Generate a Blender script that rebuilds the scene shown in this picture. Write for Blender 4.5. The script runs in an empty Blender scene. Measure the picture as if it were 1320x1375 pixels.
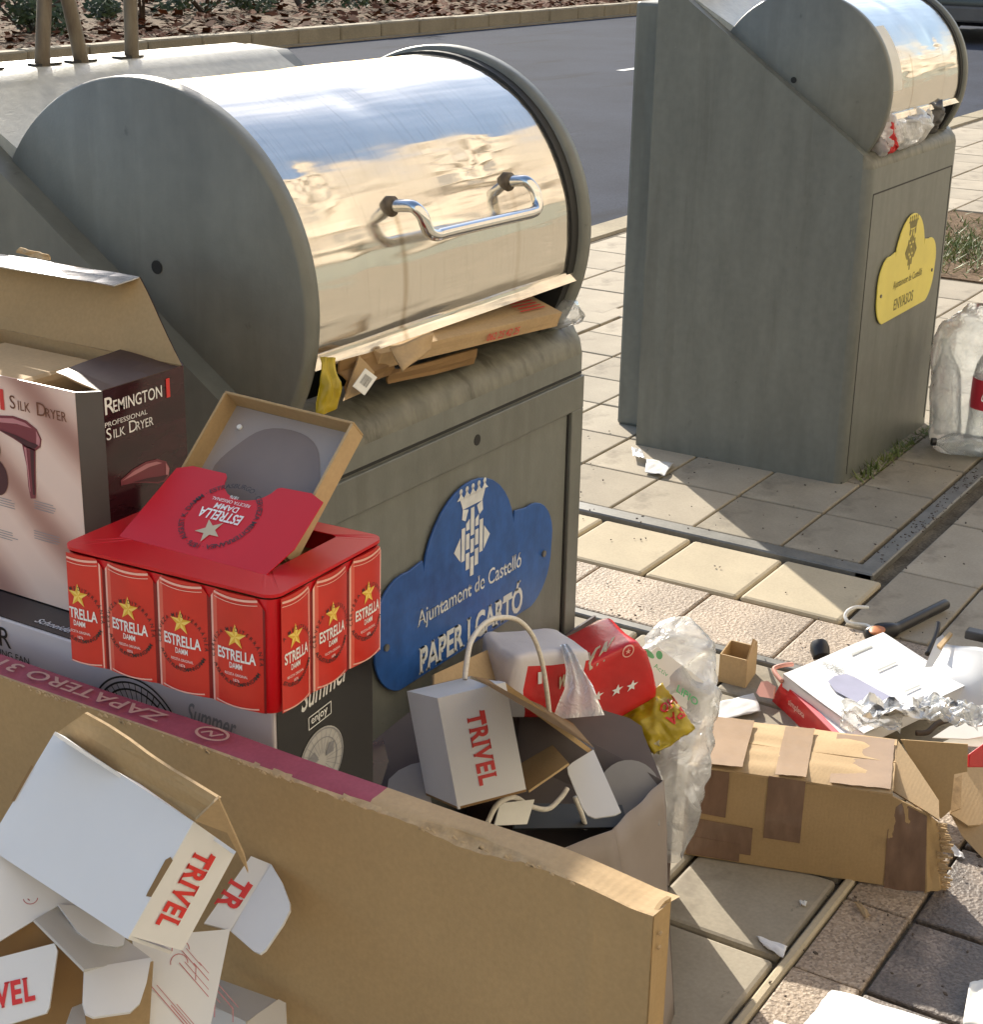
import bpy, bmesh, math, random
from mathutils import Vector, Matrix, noise as mn
R = math.radians
random.seed(7)
SC = bpy.context.scene
COL = SC.collection
# ------------------------------------------------------------------ camera
CAM = Vector((-1.52766, -1.25791, 1.62620))
ROT = ((0.5315123, -0.84685172, 0.01835312),      # right
       (0.28192443, 0.19729385, 0.93893224),      # up
       (-0.79875734, -0.49387984, 0.3436123))     # back
FPX = 2220.2166
cd = bpy.data.cameras.new('camera'); cam = bpy.data.objects.new('camera', cd); COL.objects.link(cam)
cd.sensor_fit = 'HORIZONTAL'; cd.sensor_width = 36; cd.lens = FPX / 1320 * 36; cd.clip_start = .02; cd.clip_end = 3000
mw = Matrix.Identity(4)
for j in range(3):
    for i in range(3): mw[i][j] = ROT[j][i]
    mw[j][3] = CAM[j]
cam.matrix_world = mw; SC.camera = cam
# ------------------------------------------------------------------ sky, sun, exposure
SUN_AZ = math.atan2(.658, .753); SUN_EL = R(26)
w = bpy.data.worlds.new('World'); SC.world = w; w.use_nodes = True
nt = w.node_tree; bg = nt.nodes['Background']
sky = nt.nodes.new('ShaderNodeTexSky'); sky.sky_type = 'NISHITA'; sky.sun_disc = False
sky.sun_elevation = SUN_EL; sky.sun_rotation = SUN_AZ; sky.air_density = 1.0; sky.dust_density = 1.2; sky.ozone_density = 1.0
nt.links.new(sky.outputs[0], bg.inputs[0]); bg.inputs[1].default_value = .14
sl = bpy.data.lights.new('sun', 'SUN'); sun = bpy.data.objects.new('sun', sl); COL.objects.link(sun)
sl.energy = 5.0; sl.angle = R(.5); sl.color = (1, .925, .80)
sd = Vector((math.sin(SUN_AZ) * math.cos(SUN_EL), math.cos(SUN_AZ) * math.cos(SUN_EL), math.sin(SUN_EL)))
sun.rotation_euler = sd.to_track_quat('Z', 'Y').to_euler()
vs = SC.view_settings; vs.view_transform = 'Standard'; vs.look = 'None'; vs.gamma = 1; vs.use_curve_mapping = False
vs.exposure = 0.85

# ------------------------------------------------------------------ helpers: points
def V(*a): return Vector(a)
def ray(u, v):
    a = ((u - 660) / FPX, -(v - 687.5) / FPX, -1.0)
    return Vector([sum(ROT[i][k] * a[i] for i in range(3)) for k in range(3)])
def at_d(u, v, d): return CAM + ray(u, v) * d
def at_p(u, v, n, d):
    k = ray(u, v); n = Vector(n); return CAM + k * ((d - n.dot(CAM)) / n.dot(k))
def at_x(u, v, x): return at_p(u, v, (1, 0, 0), x)
def at_y(u, v, y): return at_p(u, v, (0, 1, 0), y)
def at_z(u, v, z=0): return at_p(u, v, (0, 0, 1), z)
def in_view(p, m=60):
    q = Vector(p) - CAM; q = [sum(ROT[i][k] * q[k] for k in range(3)) for i in range(3)]
    if q[2] > -.05: return False
    u = 660 - FPX * q[0] / q[2]; v = 687.5 + FPX * q[1] / q[2]
    return -m < u < 1320 + m and -m < v < 1375 + m

# ------------------------------------------------------------------ helpers: materials
def newmat(name):
    m = bpy.data.materials.new(name); m.use_nodes = True
    return m, m.node_tree, m.node_tree.nodes['Principled BSDF']
def N(t, typ, **k):
    n = t.nodes.new(typ)
    for a, b in k.items():
        if a.startswith('i_'): n.inputs[int(a[2:])].default_value = b
        else: setattr(n, a, b)
    return n
def pm(name, col, rough=.6, metal=0, var=.12, vs=6, st=(1, 1, 1), col2=None, bump=0, bs=150, bd=.002, spec=.5, fine=0, fs=120, thr=(.3, .7), flute=0, orand=0, spots=None, streak=0, coat=0):
    m, t, b = newmat(name); L = t.links.new
    tc = N(t, 'ShaderNodeTexCoord'); mp = N(t, 'ShaderNodeMapping'); mp.inputs['Scale'].default_value = st
    L(tc.outputs['Object'], mp.inputs[0])
    nz = N(t, 'ShaderNodeTexNoise'); nz.inputs['Scale'].default_value = vs; nz.inputs['Detail'].default_value = 6; nz.inputs['Roughness'].default_value = .6
    L(mp.outputs[0], nz.inputs['Vector'])
    mr = N(t, 'ShaderNodeMapRange'); mr.inputs[1].default_value = thr[0]; mr.inputs[2].default_value = thr[1]
    L(nz.outputs[0], mr.inputs[0])
    mx = N(t, 'ShaderNodeMix', data_type='RGBA')
    c1 = [c * (1 - var) for c in col]; c2 = [min(1, c * (1 + var)) for c in col] if col2 is None else col2
    mx.inputs[6].default_value = (*c1, 1); mx.inputs[7].default_value = (*c2, 1)
    L(mr.outputs[0], mx.inputs[0]); out = mx.outputs[2]
    if fine:
        n2 = N(t, 'ShaderNodeTexNoise'); n2.inputs['Scale'].default_value = fs; n2.inputs['Detail'].default_value = 3
        L(tc.outputs['Object'], n2.inputs['Vector'])
        m2 = N(t, 'ShaderNodeMapRange'); m2.inputs[1].default_value = .3; m2.inputs[2].default_value = .7; m2.inputs[3].default_value = 1 - fine; m2.inputs[4].default_value = 1 + fine
        L(n2.outputs[0], m2.inputs[0])
        mm = N(t, 'ShaderNodeMix', data_type='RGBA', blend_type='MULTIPLY'); mm.inputs[0].default_value = 1
        L(out, mm.inputs[6]); L(m2.outputs[0], mm.inputs[7]); out = mm.outputs[2]
    if spots:           # scuffs and stains with a shape of their own: (colour, scale, threshold, strength, stretch)
        for k_, (sc, s_s, s_t, s_a, s_st) in enumerate(spots):
            mp2 = N(t, 'ShaderNodeMapping'); mp2.inputs['Scale'].default_value = s_st; mp2.inputs['Location'].default_value = (k_ * 3.7, 1.3, k_ * .9); L(tc.outputs['Object'], mp2.inputs[0])
            n4 = N(t, 'ShaderNodeTexNoise'); n4.inputs['Scale'].default_value = s_s; n4.inputs['Detail'].default_value = 5; n4.inputs['Roughness'].default_value = .62; L(mp2.outputs[0], n4.inputs['Vector'])
            m4 = N(t, 'ShaderNodeMapRange'); m4.inputs[1].default_value = s_t; m4.inputs[2].default_value = s_t + .09; m4.inputs[4].default_value = s_a; L(n4.outputs[0], m4.inputs[0])
            x4 = N(t, 'ShaderNodeMix', data_type='RGBA'); x4.inputs[7].default_value = (*sc, 1); L(m4.outputs[0], x4.inputs[0]); L(out, x4.inputs[6]); out = x4.outputs[2]
    if orand:
        oi = N(t, 'ShaderNodeObjectInfo'); m5 = N(t, 'ShaderNodeMapRange'); m5.inputs[3].default_value = 1 - orand; m5.inputs[4].default_value = 1 + orand; L(oi.outputs['Random'], m5.inputs[0])
        x5 = N(t, 'ShaderNodeMix', data_type='RGBA', blend_type='MULTIPLY'); x5.inputs[0].default_value = 1; L(out, x5.inputs[6]); L(m5.outputs[0], x5.inputs[7]); out = x5.outputs[2]
    L(out, b.inputs['Base Color'])
    b.inputs['Roughness'].default_value = rough; b.inputs['Metallic'].default_value = metal
    b.inputs['Specular IOR Level'].default_value = spec
    if coat: b.inputs['Coat Weight'].default_value = coat; b.inputs['Coat Roughness'].default_value = .15
    if bump:
        n3 = N(t, 'ShaderNodeTexNoise'); n3.inputs['Scale'].default_value = bs; n3.inputs['Detail'].default_value = 4
        L(tc.outputs['Object'], n3.inputs['Vector'])
        bp = N(t, 'ShaderNodeBump'); bp.inputs['Strength'].default_value = bump; bp.inputs['Distance'].default_value = bd
        L(n3.outputs[0], bp.inputs['Height']); last = bp
        if flute:       # faint board flutes
            wv = N(t, 'ShaderNodeTexWave'); wv.bands_direction = 'Y'; wv.inputs['Scale'].default_value = 45; wv.inputs['Distortion'].default_value = .6; L(tc.outputs['Object'], wv.inputs['Vector'])
            b2 = N(t, 'ShaderNodeBump'); b2.inputs['Strength'].default_value = flute; b2.inputs['Distance'].default_value = .0006
            L(wv.outputs[0], b2.inputs['Height']); L(bp.outputs[0], b2.inputs['Normal']); last = b2
        L(last.outputs[0], b.inputs['Normal'])
    return m
def flat(name, col, rough=.5, metal=0, var=.06): return pm(name, col, rough, metal, var=var, vs=40)

def sheet_plastic(name, col, opac, rough=.3, transl=.5):
    """thin plastic film: part clear, part milky"""
    m, t, b = newmat(name); L = t.links.new; t.nodes.remove(b)
    o = t.nodes['Material Output']
    d = N(t, 'ShaderNodeBsdfDiffuse'); d.inputs[0].default_value = (*col, 1)
    tl = N(t, 'ShaderNodeBsdfTranslucent'); tl.inputs[0].default_value = (*col, 1)
    gl = N(t, 'ShaderNodeBsdfGlossy'); gl.inputs['Roughness'].default_value = rough; gl.inputs[0].default_value = (1, 1, 1, 1)
    tr = N(t, 'ShaderNodeBsdfTransparent')
    m1 = N(t, 'ShaderNodeMixShader'); m1.inputs[0].default_value = transl; L(d.outputs[0], m1.inputs[1]); L(tl.outputs[0], m1.inputs[2])
    tc = N(t, 'ShaderNodeTexCoord'); nz = N(t, 'ShaderNodeTexNoise'); nz.inputs['Scale'].default_value = 14; nz.inputs['Detail'].default_value = 5
    L(tc.outputs['Object'], nz.inputs['Vector'])
    mr = N(t, 'ShaderNodeMapRange'); mr.inputs[1].default_value = .35; mr.inputs[2].default_value = .7; mr.inputs[3].default_value = max(0, opac - .15); mr.inputs[4].default_value = min(1, opac + .2)
    L(nz.outputs[0], mr.inputs[0])
    m2 = N(t, 'ShaderNodeMixShader'); L(mr.outputs[0], m2.inputs[0]); L(tr.outputs[0], m2.inputs[1]); L(m1.outputs[0], m2.inputs[2])
    nb = N(t, 'ShaderNodeTexNoise'); nb.inputs['Scale'].default_value = 22; nb.inputs['Detail'].default_value = 4; nb.inputs['Distortion'].default_value = 1.5; L(tc.outputs['Object'], nb.inputs['Vector'])
    cb_ = N(t, 'ShaderNodeMath', operation='ABSOLUTE'); sb_ = N(t, 'ShaderNodeMath', operation='SUBTRACT'); sb_.inputs[1].default_value = .5; L(nb.outputs[0], sb_.inputs[0]); L(sb_.outputs[0], cb_.inputs[0])
    bp = N(t, 'ShaderNodeBump'); bp.inputs['Strength'].default_value = .8; bp.inputs['Distance'].default_value = .012; L(cb_.outputs[0], bp.inputs['Height'])      # sharp crinkles
    for n_ in (d, tl, gl): L(bp.outputs[0], n_.inputs['Normal'])
    fr = N(t, 'ShaderNodeFresnel'); fr.inputs[0].default_value = 1.4; L(bp.outputs[0], fr.inputs['Normal'])
    m3 = N(t, 'ShaderNodeMixShader'); L(fr.outputs[0], m3.inputs[0]); L(m2.outputs[0], m3.inputs[1]); L(gl.outputs[0], m3.inputs[2])
    L(m3.outputs[0], o.inputs[0])
    return m

MAT = {}
MAT['paint'] = pm('bin paint', (.150, .156, .138), .42, var=.13, vs=5, st=(3, 3, .7), bump=.12, bs=260, fine=.06, fs=40, spots=[((.06, .057, .05), 5, .67, .4, (2, 2, 1)), ((.05, .047, .04), 26, .70, .6, (1, 1, 1)), ((.30, .29, .26), 34, .72, .5, (1, 1, 2.2)), ((.095, .092, .076), 3.2, .54, .26, (5, 5, .35))])
MAT['paint_dirty'] = pm('bin paint weathered', (.135, .132, .105), .5, col2=(.20, .195, .155), vs=7, st=(5, 5, 1.2), bump=.15, bs=200, fine=.12, fs=50, spots=[((.06, .055, .04), 7, .56, .7, (3, 1, 1)), ((.32, .31, .27), 40, .70, .5, (1, 1, 1))])
MAT['hood'] = pm('bin hood sunlit paint', (.45, .45, .40), .35, var=.12, vs=9, bump=.2, bs=240, fine=.1, fs=70)  # body paint lightened: sun glare on the hood put into the colour
MAT['seal_gap'] = pm('black rubber and gap shade', (.012, .012, .011), .6)  # rubber, and black fill for gaps and holes that are only shaded
MAT['rust'] = pm('rusty steel', (.085, .055, .035), .6, metal=.2, col2=(.19, .16, .115), vs=16, st=(3, 3, .6), bump=.3)
MAT['kraft'] = pm('kraft cardboard', (.40, .275, .140), .8, var=.08, vs=3, fine=.05, fs=220, bump=.08, bs=300, spec=.2, flute=.10, spots=[((.24, .165, .09), 4.5, .66, .35, (1, 1, 1)), ((.20, .13, .07), 38, .73, .6, (1, 1, 1)), ((.48, .37, .24), 9, .70, .4, (1, 1, 3))])
MAT['kraft_light'] = pm('light kraft cardboard', (.46, .325, .180), .8, var=.09, vs=6, fine=.05, fs=200, bump=.08, bs=300, spec=.2, flute=.12, spots=[((.28, .19, .10), 9, .68, .4, (1, 1, 1)), ((.24, .16, .08), 45, .74, .6, (1, 1, 1))])
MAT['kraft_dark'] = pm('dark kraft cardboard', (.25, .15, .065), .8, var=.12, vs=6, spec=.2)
MAT['kraft_edge'] = pm('torn kraft edge', (.46, .33, .19), .9, var=.22, vs=90, bump=.2, bs=400, spec=.1)
MAT['white'] = pm('white carton', (.70, .70, .70), .5, var=.03, vs=7, spec=.35, spots=[((.52, .50, .46), 13, .70, .35, (1, 1, 1)), ((.40, .36, .30), 70, .75, .5, (1, 1, 1))])
MAT['offwhite'] = pm('off white paper', (.74, .73, .68), .6, var=.06, vs=12, spec=.3)
MAT['grey_carton'] = pm('grey carton inside', (.50, .49, .47), .7, var=.06, vs=9)
MAT['dim_card'] = pm('dim grey card', (.30, .29, .285), .7, var=.08, vs=12)
MAT['red_ink'] = flat('red ink', (.62, .035, .03), .5)
MAT['pink_ink'] = flat('thin red line ink', (.50, .16, .17), .6)
MAT['white_ink'] = flat('white ink', (.80, .80, .78), .55)
MAT['grey_ink'] = flat('grey ink', (.28, .28, .30), .6)
MAT['black_ink'] = flat('black ink', (.02, .018, .018), .45)
MAT['brown_ink'] = flat('brown ink', (.16, .06, .03), .7)
MAT['estrella'] = pm('carton red', (.56, .006, .012), .30, var=.06, vs=5, spec=.4)
MAT['can_mid'] = pm('printed can mid red', (.68, .11, .07), .3, var=.07, vs=10)
MAT['can_red'] = pm('printed can red', (.58, .030, .018), .30, var=.10, vs=14, spec=.4)
MAT['can_light'] = pm('printed can highlight', (.82, .46, .38), .3, var=.06, spec=.4)
MAT['can_dark'] = pm('printed can shadow', (.20, .006, .006), .38, var=.06, spec=.4)
MAT['gold'] = flat('gold ink', (.72, .42, .04), .4)
MAT['gold_light'] = flat('light gold ink', (.85, .62, .14), .4)
MAT['pale_gold'] = flat('pale gold ink', (.52, .44, .30), .5)
MAT['maroon_ink'] = pm('maroon print', (.33, .075, .105), .65, var=.10, vs=20, fine=.07, fs=260, spec=.25)
MAT['pale_pink_ink'] = flat('bare kraft lettering', (.50, .30, .24), .7)
MAT['blue'] = pm('blue enamel', (.026, .098, .33), .32, var=.18, vs=9, st=(4, 4, 1), fine=.12, fs=60, bump=.08, bs=120)
MAT['yellow'] = pm('yellow enamel', (.80, .68, .14), .4, var=.07, vs=7)
MAT['sign_white'] = flat('sign white', (.66, .68, .68), .5, var=.12)
MAT['sign_dark'] = flat('sign faded black', (.22, .19, .07), .6, var=.2)
MAT['darkbox'] = pm('dark maroon gloss print', (.018, .006, .008), .16, col2=(.055, .012, .018), vs=7, st=(1, 1, 4), spec=.5)
MAT['darkflap'] = pm('dark brown gloss flap', (.045, .022, .018), .45, var=.25, vs=8, spec=.5)
MAT['darkstrip'] = pm('dark grey print', (.075, .066, .062), .35, var=.15, vs=8)
MAT['fanblack'] = pm('black gloss print', (.016, .016, .018), .25, var=.2, vs=6)
MAT['fanwhite'] = pm('lilac white print', (.62, .57, .60), .4, var=.04, vs=6)
MAT['taupe'] = pm('taupe paper bag', (.27, .225, .195), .55, var=.06, vs=8, bump=.1, bs=60, bd=.004)
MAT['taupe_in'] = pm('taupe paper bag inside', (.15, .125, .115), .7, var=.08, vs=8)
MAT['rope'] = pm('twisted paper rope', (.72, .67, .58), .7, var=.12, vs=60, st=(1, 1, 4), bump=.4, bs=300)
MAT['film'] = sheet_plastic('white carrier bag film', (.86, .86, .84), .50, .22, .5)
MAT['film_clear'] = sheet_plastic('clear plastic film', (.85, .87, .86), .38, .22, .5)
MAT['film_white'] = sheet_plastic('dense white film', (.88, .87, .86), .92, .3, .4)
MAT['red_film'] = pm('red glossy film', (.55, .022, .022), .25, var=.18, vs=14, bump=.25, bs=35, bd=.004)
MAT['yellow_film'] = pm('mustard glossy film', (.45, .33, .015), .28, var=.2, vs=18, bump=.35, bs=40, bd=.004)
MAT['tissue'] = pm('pale packaged tissue', (.66, .63, .64), .45, var=.07, vs=12, bump=.3, bs=40, bd=.004)
MAT['tape'] = pm('brown parcel tape', (.20, .125, .085), .22, var=.16, vs=10, st=(2, 6, 2), bump=.35, bs=45, bd=.002)
MAT['tape_light'] = pm('tan parcel tape', (.34, .235, .145), .25, var=.12, vs=10, bump=.35, bs=45, bd=.002)
MAT['chrome'] = pm('polished handle steel', (.72, .71, .69), .12, metal=1, var=.05)
MAT['foil'] = pm('crumpled silver film', (.10, .10, .10), .38, metal=.35, col2=(.74, .73, .70), vs=26, thr=(.38, .5))
MAT['black_plastic'] = pm('black plastic', (.018, .016, .016), .4, var=.2)
MAT['orange'] = pm('orange wood end', (.45, .15, .04), .5, var=.25, vs=60)
MAT['asphalt'] = pm('asphalt', (.036, .043, .062), .95, spec=.06, var=.20, vs=.6, fine=.25, fs=90, spots=[((.024, .026, .032), 1.1, .58, .6, (.4, 1.6, 1)), ((.075, .078, .085), 6, .70, .5, (1, 1, 1))], bump=.3, bs=120, bd=.004)
MAT['roadpaint'] = pm('road paint', (.55, .55, .53), .6, var=.15, vs=5)
MAT['kerb'] = pm('concrete kerb', (.30, .255, .175), .85, spec=.15, var=.14, vs=3, fine=.12, fs=60)
MAT['tile'] = pm('smooth paving', (.35, .305, .235), .85, spec=.2, var=.10, vs=5, fine=.06, fs=160, orand=.12, spots=[((.12, .10, .075), 3.4, .54, .55, (1, 1, 1)), ((.06, .05, .04), 26, .68, .75, (1, 1, 1)), ((.04, .035, .03), 60, .72, .8, (1, 1, 1)), ((.50, .45, .36), 16, .70, .35, (1, 1, 1))], bump=.06, bs=300)
MAT['tile_grey'] = pm('grey paving', (.30, .265, .205), .85, spec=.2, var=.14, vs=6, fine=.07, fs=140, orand=.12, spots=[((.12, .10, .075), 3.4, .54, .55, (1, 1, 1)), ((.06, .05, .04), 26, .68, .75, (1, 1, 1)), ((.04, .035, .03), 60, .72, .8, (1, 1, 1)), ((.50, .45, .36), 16, .70, .35, (1, 1, 1))], bump=.06, bs=300)
MAT['tile_cream'] = pm('cream paving', (.43, .365, .255), .8, spec=.2, var=.09, vs=5, fine=.05, fs=160, orand=.08, spots=[((.20, .17, .12), 4.0, .58, .35, (1, 1, 1)), ((.08, .07, .05), 30, .71, .6, (1, 1, 1))], bump=.06, bs=300)
MAT['mortar'] = pm('dirty joints', (.075, .062, .045), .9, spec=.1, col2=(.19, .16, .115), vs=9, fine=.3, fs=150, bump=.5, bs=120)
MAT['steelband'] = pm('dull steel edge', (.17, .165, .15), .5, metal=.25, var=.22, vs=12, fine=.1)
MAT['dirt'] = pm('bare earth', (.10, .065, .04), .9, col2=(.19, .13, .08), vs=4, spec=.06, fine=.3, fs=60, bump=.6, bs=60, bd=.01)
MAT['leaf_brown'] = pm('dead leaves', (.09, .035, .018), .9, spec=.1, col2=(.20, .085, .045), vs=3)
MAT['leaf_green'] = pm('shrub leaves', (.035, .060, .020), .6, col2=(.08, .11, .035), vs=5)
MAT['grass'] = pm('grass blades', (.09, .14, .03), .6, col2=(.17, .20, .06), vs=9)
MAT['bark'] = pm('bark', (.08, .06, .045), .9, var=.3, vs=12, bump=.5)
MAT['facade'] = pm('cream render', (.62, .56, .46), .8, var=.05, vs=.6)
MAT['facade2'] = pm('peach render', (.54, .46, .37), .8, var=.05, vs=.6)
MAT['reflected_band'] = pm('grey green shop front', (.16, .17, .145), .7, var=.25, vs=.8, st=(1, 1, .2))
MAT['glass'] = pm('window glass', (.03, .04, .045), .08, var=.1)
MAT['ground'] = pm('far ground', (.34, .30, .23), .85, var=.1, vs=.5, fine=.1, fs=30)
MAT['carpaint'] = pm('black car paint', (.012, .012, .014), .25, var=.1, coat=.5)
MAT['cargrey'] = pm('grey bumper plastic', (.12, .11, .10), .5, var=.1)
MAT['tyre'] = pm('tyre rubber', (.02, .02, .02), .8)
MAT['rim'] = pm('alloy rim', (.45, .45, .46), .35, metal=.8)
MAT['bottle'] = sheet_plastic('clear bottle', (.75, .82, .86), .22, .08, .6)
MAT['cola_label'] = pm('red bottle label', (.55, .03, .05), .35, var=.06)
MAT['tray_in'] = pm('grey stained board', (.33, .29, .27), .6, var=.05, vs=8)
MAT['tray_stain'] = pm('brown grey stain', (.22, .175, .155), .5, var=.06, vs=14)
MAT['silver_print'] = pm('silver mirror print', (.5, .52, .55), .18, metal=.8, var=.4, vs=14)

def aggregate(name, c1, c2, c3, stain=0):
    m, t, b = newmat(name); L = t.links.new
    tc = N(t, 'ShaderNodeTexCoord')
    vo = N(t, 'ShaderNodeTexVoronoi'); vo.inputs['Scale'].default_value = 230
    L(tc.outputs['Object'], vo.inputs['Vector'])
    cr = N(t, 'ShaderNodeValToRGB'); e = cr.color_ramp.elements
    e[0].position = 0; e[0].color = (*c1, 1); e[1].position = 1; e[1].color = (*c3, 1)
    x = e.new(.45); x.color = (*c2, 1)
    sx = N(t, 'ShaderNodeSeparateColor'); L(vo.outputs['Color'], sx.inputs[0]); L(sx.outputs[0], cr.inputs[0])
    out = cr.outputs[0]
    nz = N(t, 'ShaderNodeTexNoise'); nz.inputs['Scale'].default_value = 5; nz.inputs['Detail'].default_value = 6
    L(tc.outputs['Object'], nz.inputs['Vector'])
    mr = N(t, 'ShaderNodeMapRange'); mr.inputs[1].default_value = .5 - stain * .25; mr.inputs[2].default_value = .62 - stain * .2; mr.inputs[3].default_value = 0; mr.inputs[4].default_value = stain
    L(nz.outputs[0], mr.inputs[0])
    mx = N(t, 'ShaderNodeMix', data_type='RGBA'); mx.inputs[7].default_value = (.05, .045, .043, 1)
    L(mr.outputs[0], mx.inputs[0]); L(out, mx.inputs[6]); L(mx.outputs[2], b.inputs['Base Color'])
    b.inputs['Roughness'].default_value = .75 - .3 * stain
    bp = N(t, 'ShaderNodeBump'); bp.inputs['Strength'].default_value = .9; bp.inputs['Distance'].default_value = .004
    n2 = N(t, 'ShaderNodeTexNoise'); n2.inputs['Scale'].default_value = 140; n2.inputs['Detail'].default_value = 4; L(tc.outputs['Object'], n2.inputs['Vector'])
    L(n2.outputs[0], bp.inputs['Height']); L(bp.outputs[0], b.inputs['Normal'])
    return m
MAT['agg'] = aggregate('washed aggregate', (.22, .165, .115), (.345, .265, .19), (.47, .375, .28), .25)
MAT['agg_stain'] = aggregate('stained aggregate', (.17, .13, .10), (.29, .23, .18), (.40, .33, .27), .72)

def steel():
    m, t, b = newmat('stainless lid'); L = t.links.new
    tc = N(t, 'ShaderNodeTexCoord'); sp = N(t, 'ShaderNodeSeparateXYZ'); L(tc.outputs['Object'], sp.inputs[0])
    mp = N(t, 'ShaderNodeMapping'); mp.inputs['Scale'].default_value = (.6, 6, 6); L(tc.outputs['Object'], mp.inputs[0])
    nz = N(t, 'ShaderNodeTexNoise'); nz.inputs['Scale'].default_value = 3.2; nz.inputs['Detail'].default_value = 2.5; L(mp.outputs[0], nz.inputs['Vector'])
    bp = N(t, 'ShaderNodeBump'); bp.inputs['Strength'].default_value = .5; bp.inputs['Distance'].default_value = .008
    L(nz.outputs[0], bp.inputs['Height']); L(bp.outputs[0], b.inputs['Normal'])
    n2 = N(t, 'ShaderNodeTexNoise'); n2.inputs['Scale'].default_value = 9; n2.inputs['Detail'].default_value = 6; L(tc.outputs['Object'], n2.inputs['Vector'])
    mr = N(t, 'ShaderNodeMapRange'); mr.inputs[1].default_value = .4; mr.inputs[2].default_value = .75; mr.inputs[3].default_value = .08; mr.inputs[4].default_value = .24
    L(n2.outputs[0], mr.inputs[0]); L(mr.outputs[0], b.inputs['Roughness'])
    # two run marks of rust under the handle mounts
    acc = None
    for x0 in (.268, .560):
        a = N(t, 'ShaderNodeMath', operation='SUBTRACT'); L(sp.outputs[0], a.inputs[0]); a.inputs[1].default_value = x0
        a2 = N(t, 'ShaderNodeMath', operation='ABSOLUTE'); L(a.outputs[0], a2.inputs[0])
        mr2 = N(t, 'ShaderNodeMapRange'); mr2.inputs[1].default_value = .009; mr2.inputs[2].default_value = .001; mr2.inputs[3].default_value = 0; mr2.inputs[4].default_value = .45 if x0 < .3 else .2
        L(a2.outputs[0], mr2.inputs[0])
        if acc is None: acc = mr2
        else:
            ad = N(t, 'ShaderNodeMath', operation='ADD'); L(acc.outputs[0], ad.inputs[0]); L(mr2.outputs[0], ad.inputs[1]); acc = ad
    zr = N(t, 'ShaderNodeMapRange'); zr.inputs[1].default_value = 1.243; zr.inputs[2].default_value = 1.248; zr.inputs[3].default_value = 1; zr.inputs[4].default_value = 0
    L(sp.outputs[2], zr.inputs[0])
    ml = N(t, 'ShaderNodeMath', operation='MULTIPLY'); L(acc.outputs[0], ml.inputs[0]); L(zr.outputs[0], ml.inputs[1])
    mx = N(t, 'ShaderNodeMix', data_type='RGBA'); mx.inputs[6].default_value = (.76, .72, .645, 1); mx.inputs[7].default_value = (.30, .20, .08, 1)
    L(ml.outputs[0], mx.inputs[0]); # fine upright scratches and smears
    mp3 = N(t, 'ShaderNodeMapping'); mp3.inputs['Scale'].default_value = (60, 2.5, 2.5); L(tc.outputs['Object'], mp3.inputs[0])
    n5 = N(t, 'ShaderNodeTexNoise'); n5.inputs['Scale'].default_value = 4; n5.inputs['Detail'].default_value = 5; L(mp3.outputs[0], n5.inputs['Vector'])
    m6 = N(t, 'ShaderNodeMapRange'); m6.inputs[1].default_value = .56; m6.inputs[2].default_value = .70; m6.inputs[4].default_value = .22; L(n5.outputs[0], m6.inputs[0])
    x6 = N(t, 'ShaderNodeMix', data_type='RGBA'); x6.inputs[7].default_value = (.40, .37, .31, 1); L(m6.outputs[0], x6.inputs[0]); L(mx.outputs[2], x6.inputs[6])
    L(x6.outputs[2], b.inputs['Base Color']); b.inputs['Metallic'].default_value = .9
    return m
MAT['steel'] = steel()

def satin():
    m, t, b = newmat('pink satin print'); L = t.links.new
    tc = N(t, 'ShaderNodeTexCoord'); mp = N(t, 'ShaderNodeMapping'); mp.inputs['Rotation'].default_value = (R(-38), 0, 0); mp.inputs['Scale'].default_value = (1, 1, 1)
    L(tc.outputs['Object'], mp.inputs[0])
    wv = N(t, 'ShaderNodeTexWave'); wv.bands_direction = 'Z'; wv.inputs['Scale'].default_value = 2.6; wv.inputs['Distortion'].default_value = 2.2; wv.inputs['Detail'].default_value = 1.5; wv.inputs['Detail Scale'].default_value = 1.2
    L(mp.outputs[0], wv.inputs['Vector'])
    cr = N(t, 'ShaderNodeValToRGB'); e = cr.color_ramp.elements
    e[0].color = (.40, .22, .18, 1); e[1].color = (.80, .62, .54, 1); e[0].position = .0; e[1].position = .8; x = e.new(.35); x.color = (.66, .46, .39, 1)
    L(wv.outputs[0], cr.inputs[0]); L(cr.outputs[0], b.inputs['Base Color']); b.inputs['Roughness'].default_value = .35
    return m
MAT['satin'] = satin()

# ------------------------------------------------------------------ helpers: objects
ORG = {}
def thing(name, label, cat, loc, group=None):
    o = bpy.data.objects.new(name, None); COL.objects.link(o); o.location = loc; o.empty_display_size = .05
    o['label'] = label; o['category'] = cat
    if group: o['group'] = group
    ORG[o.name] = Vector(loc); return o
def tag(o, label, cat, group=None):
    o['label'] = label; o['category'] = cat
    if group: o['group'] = group
    return o

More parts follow.
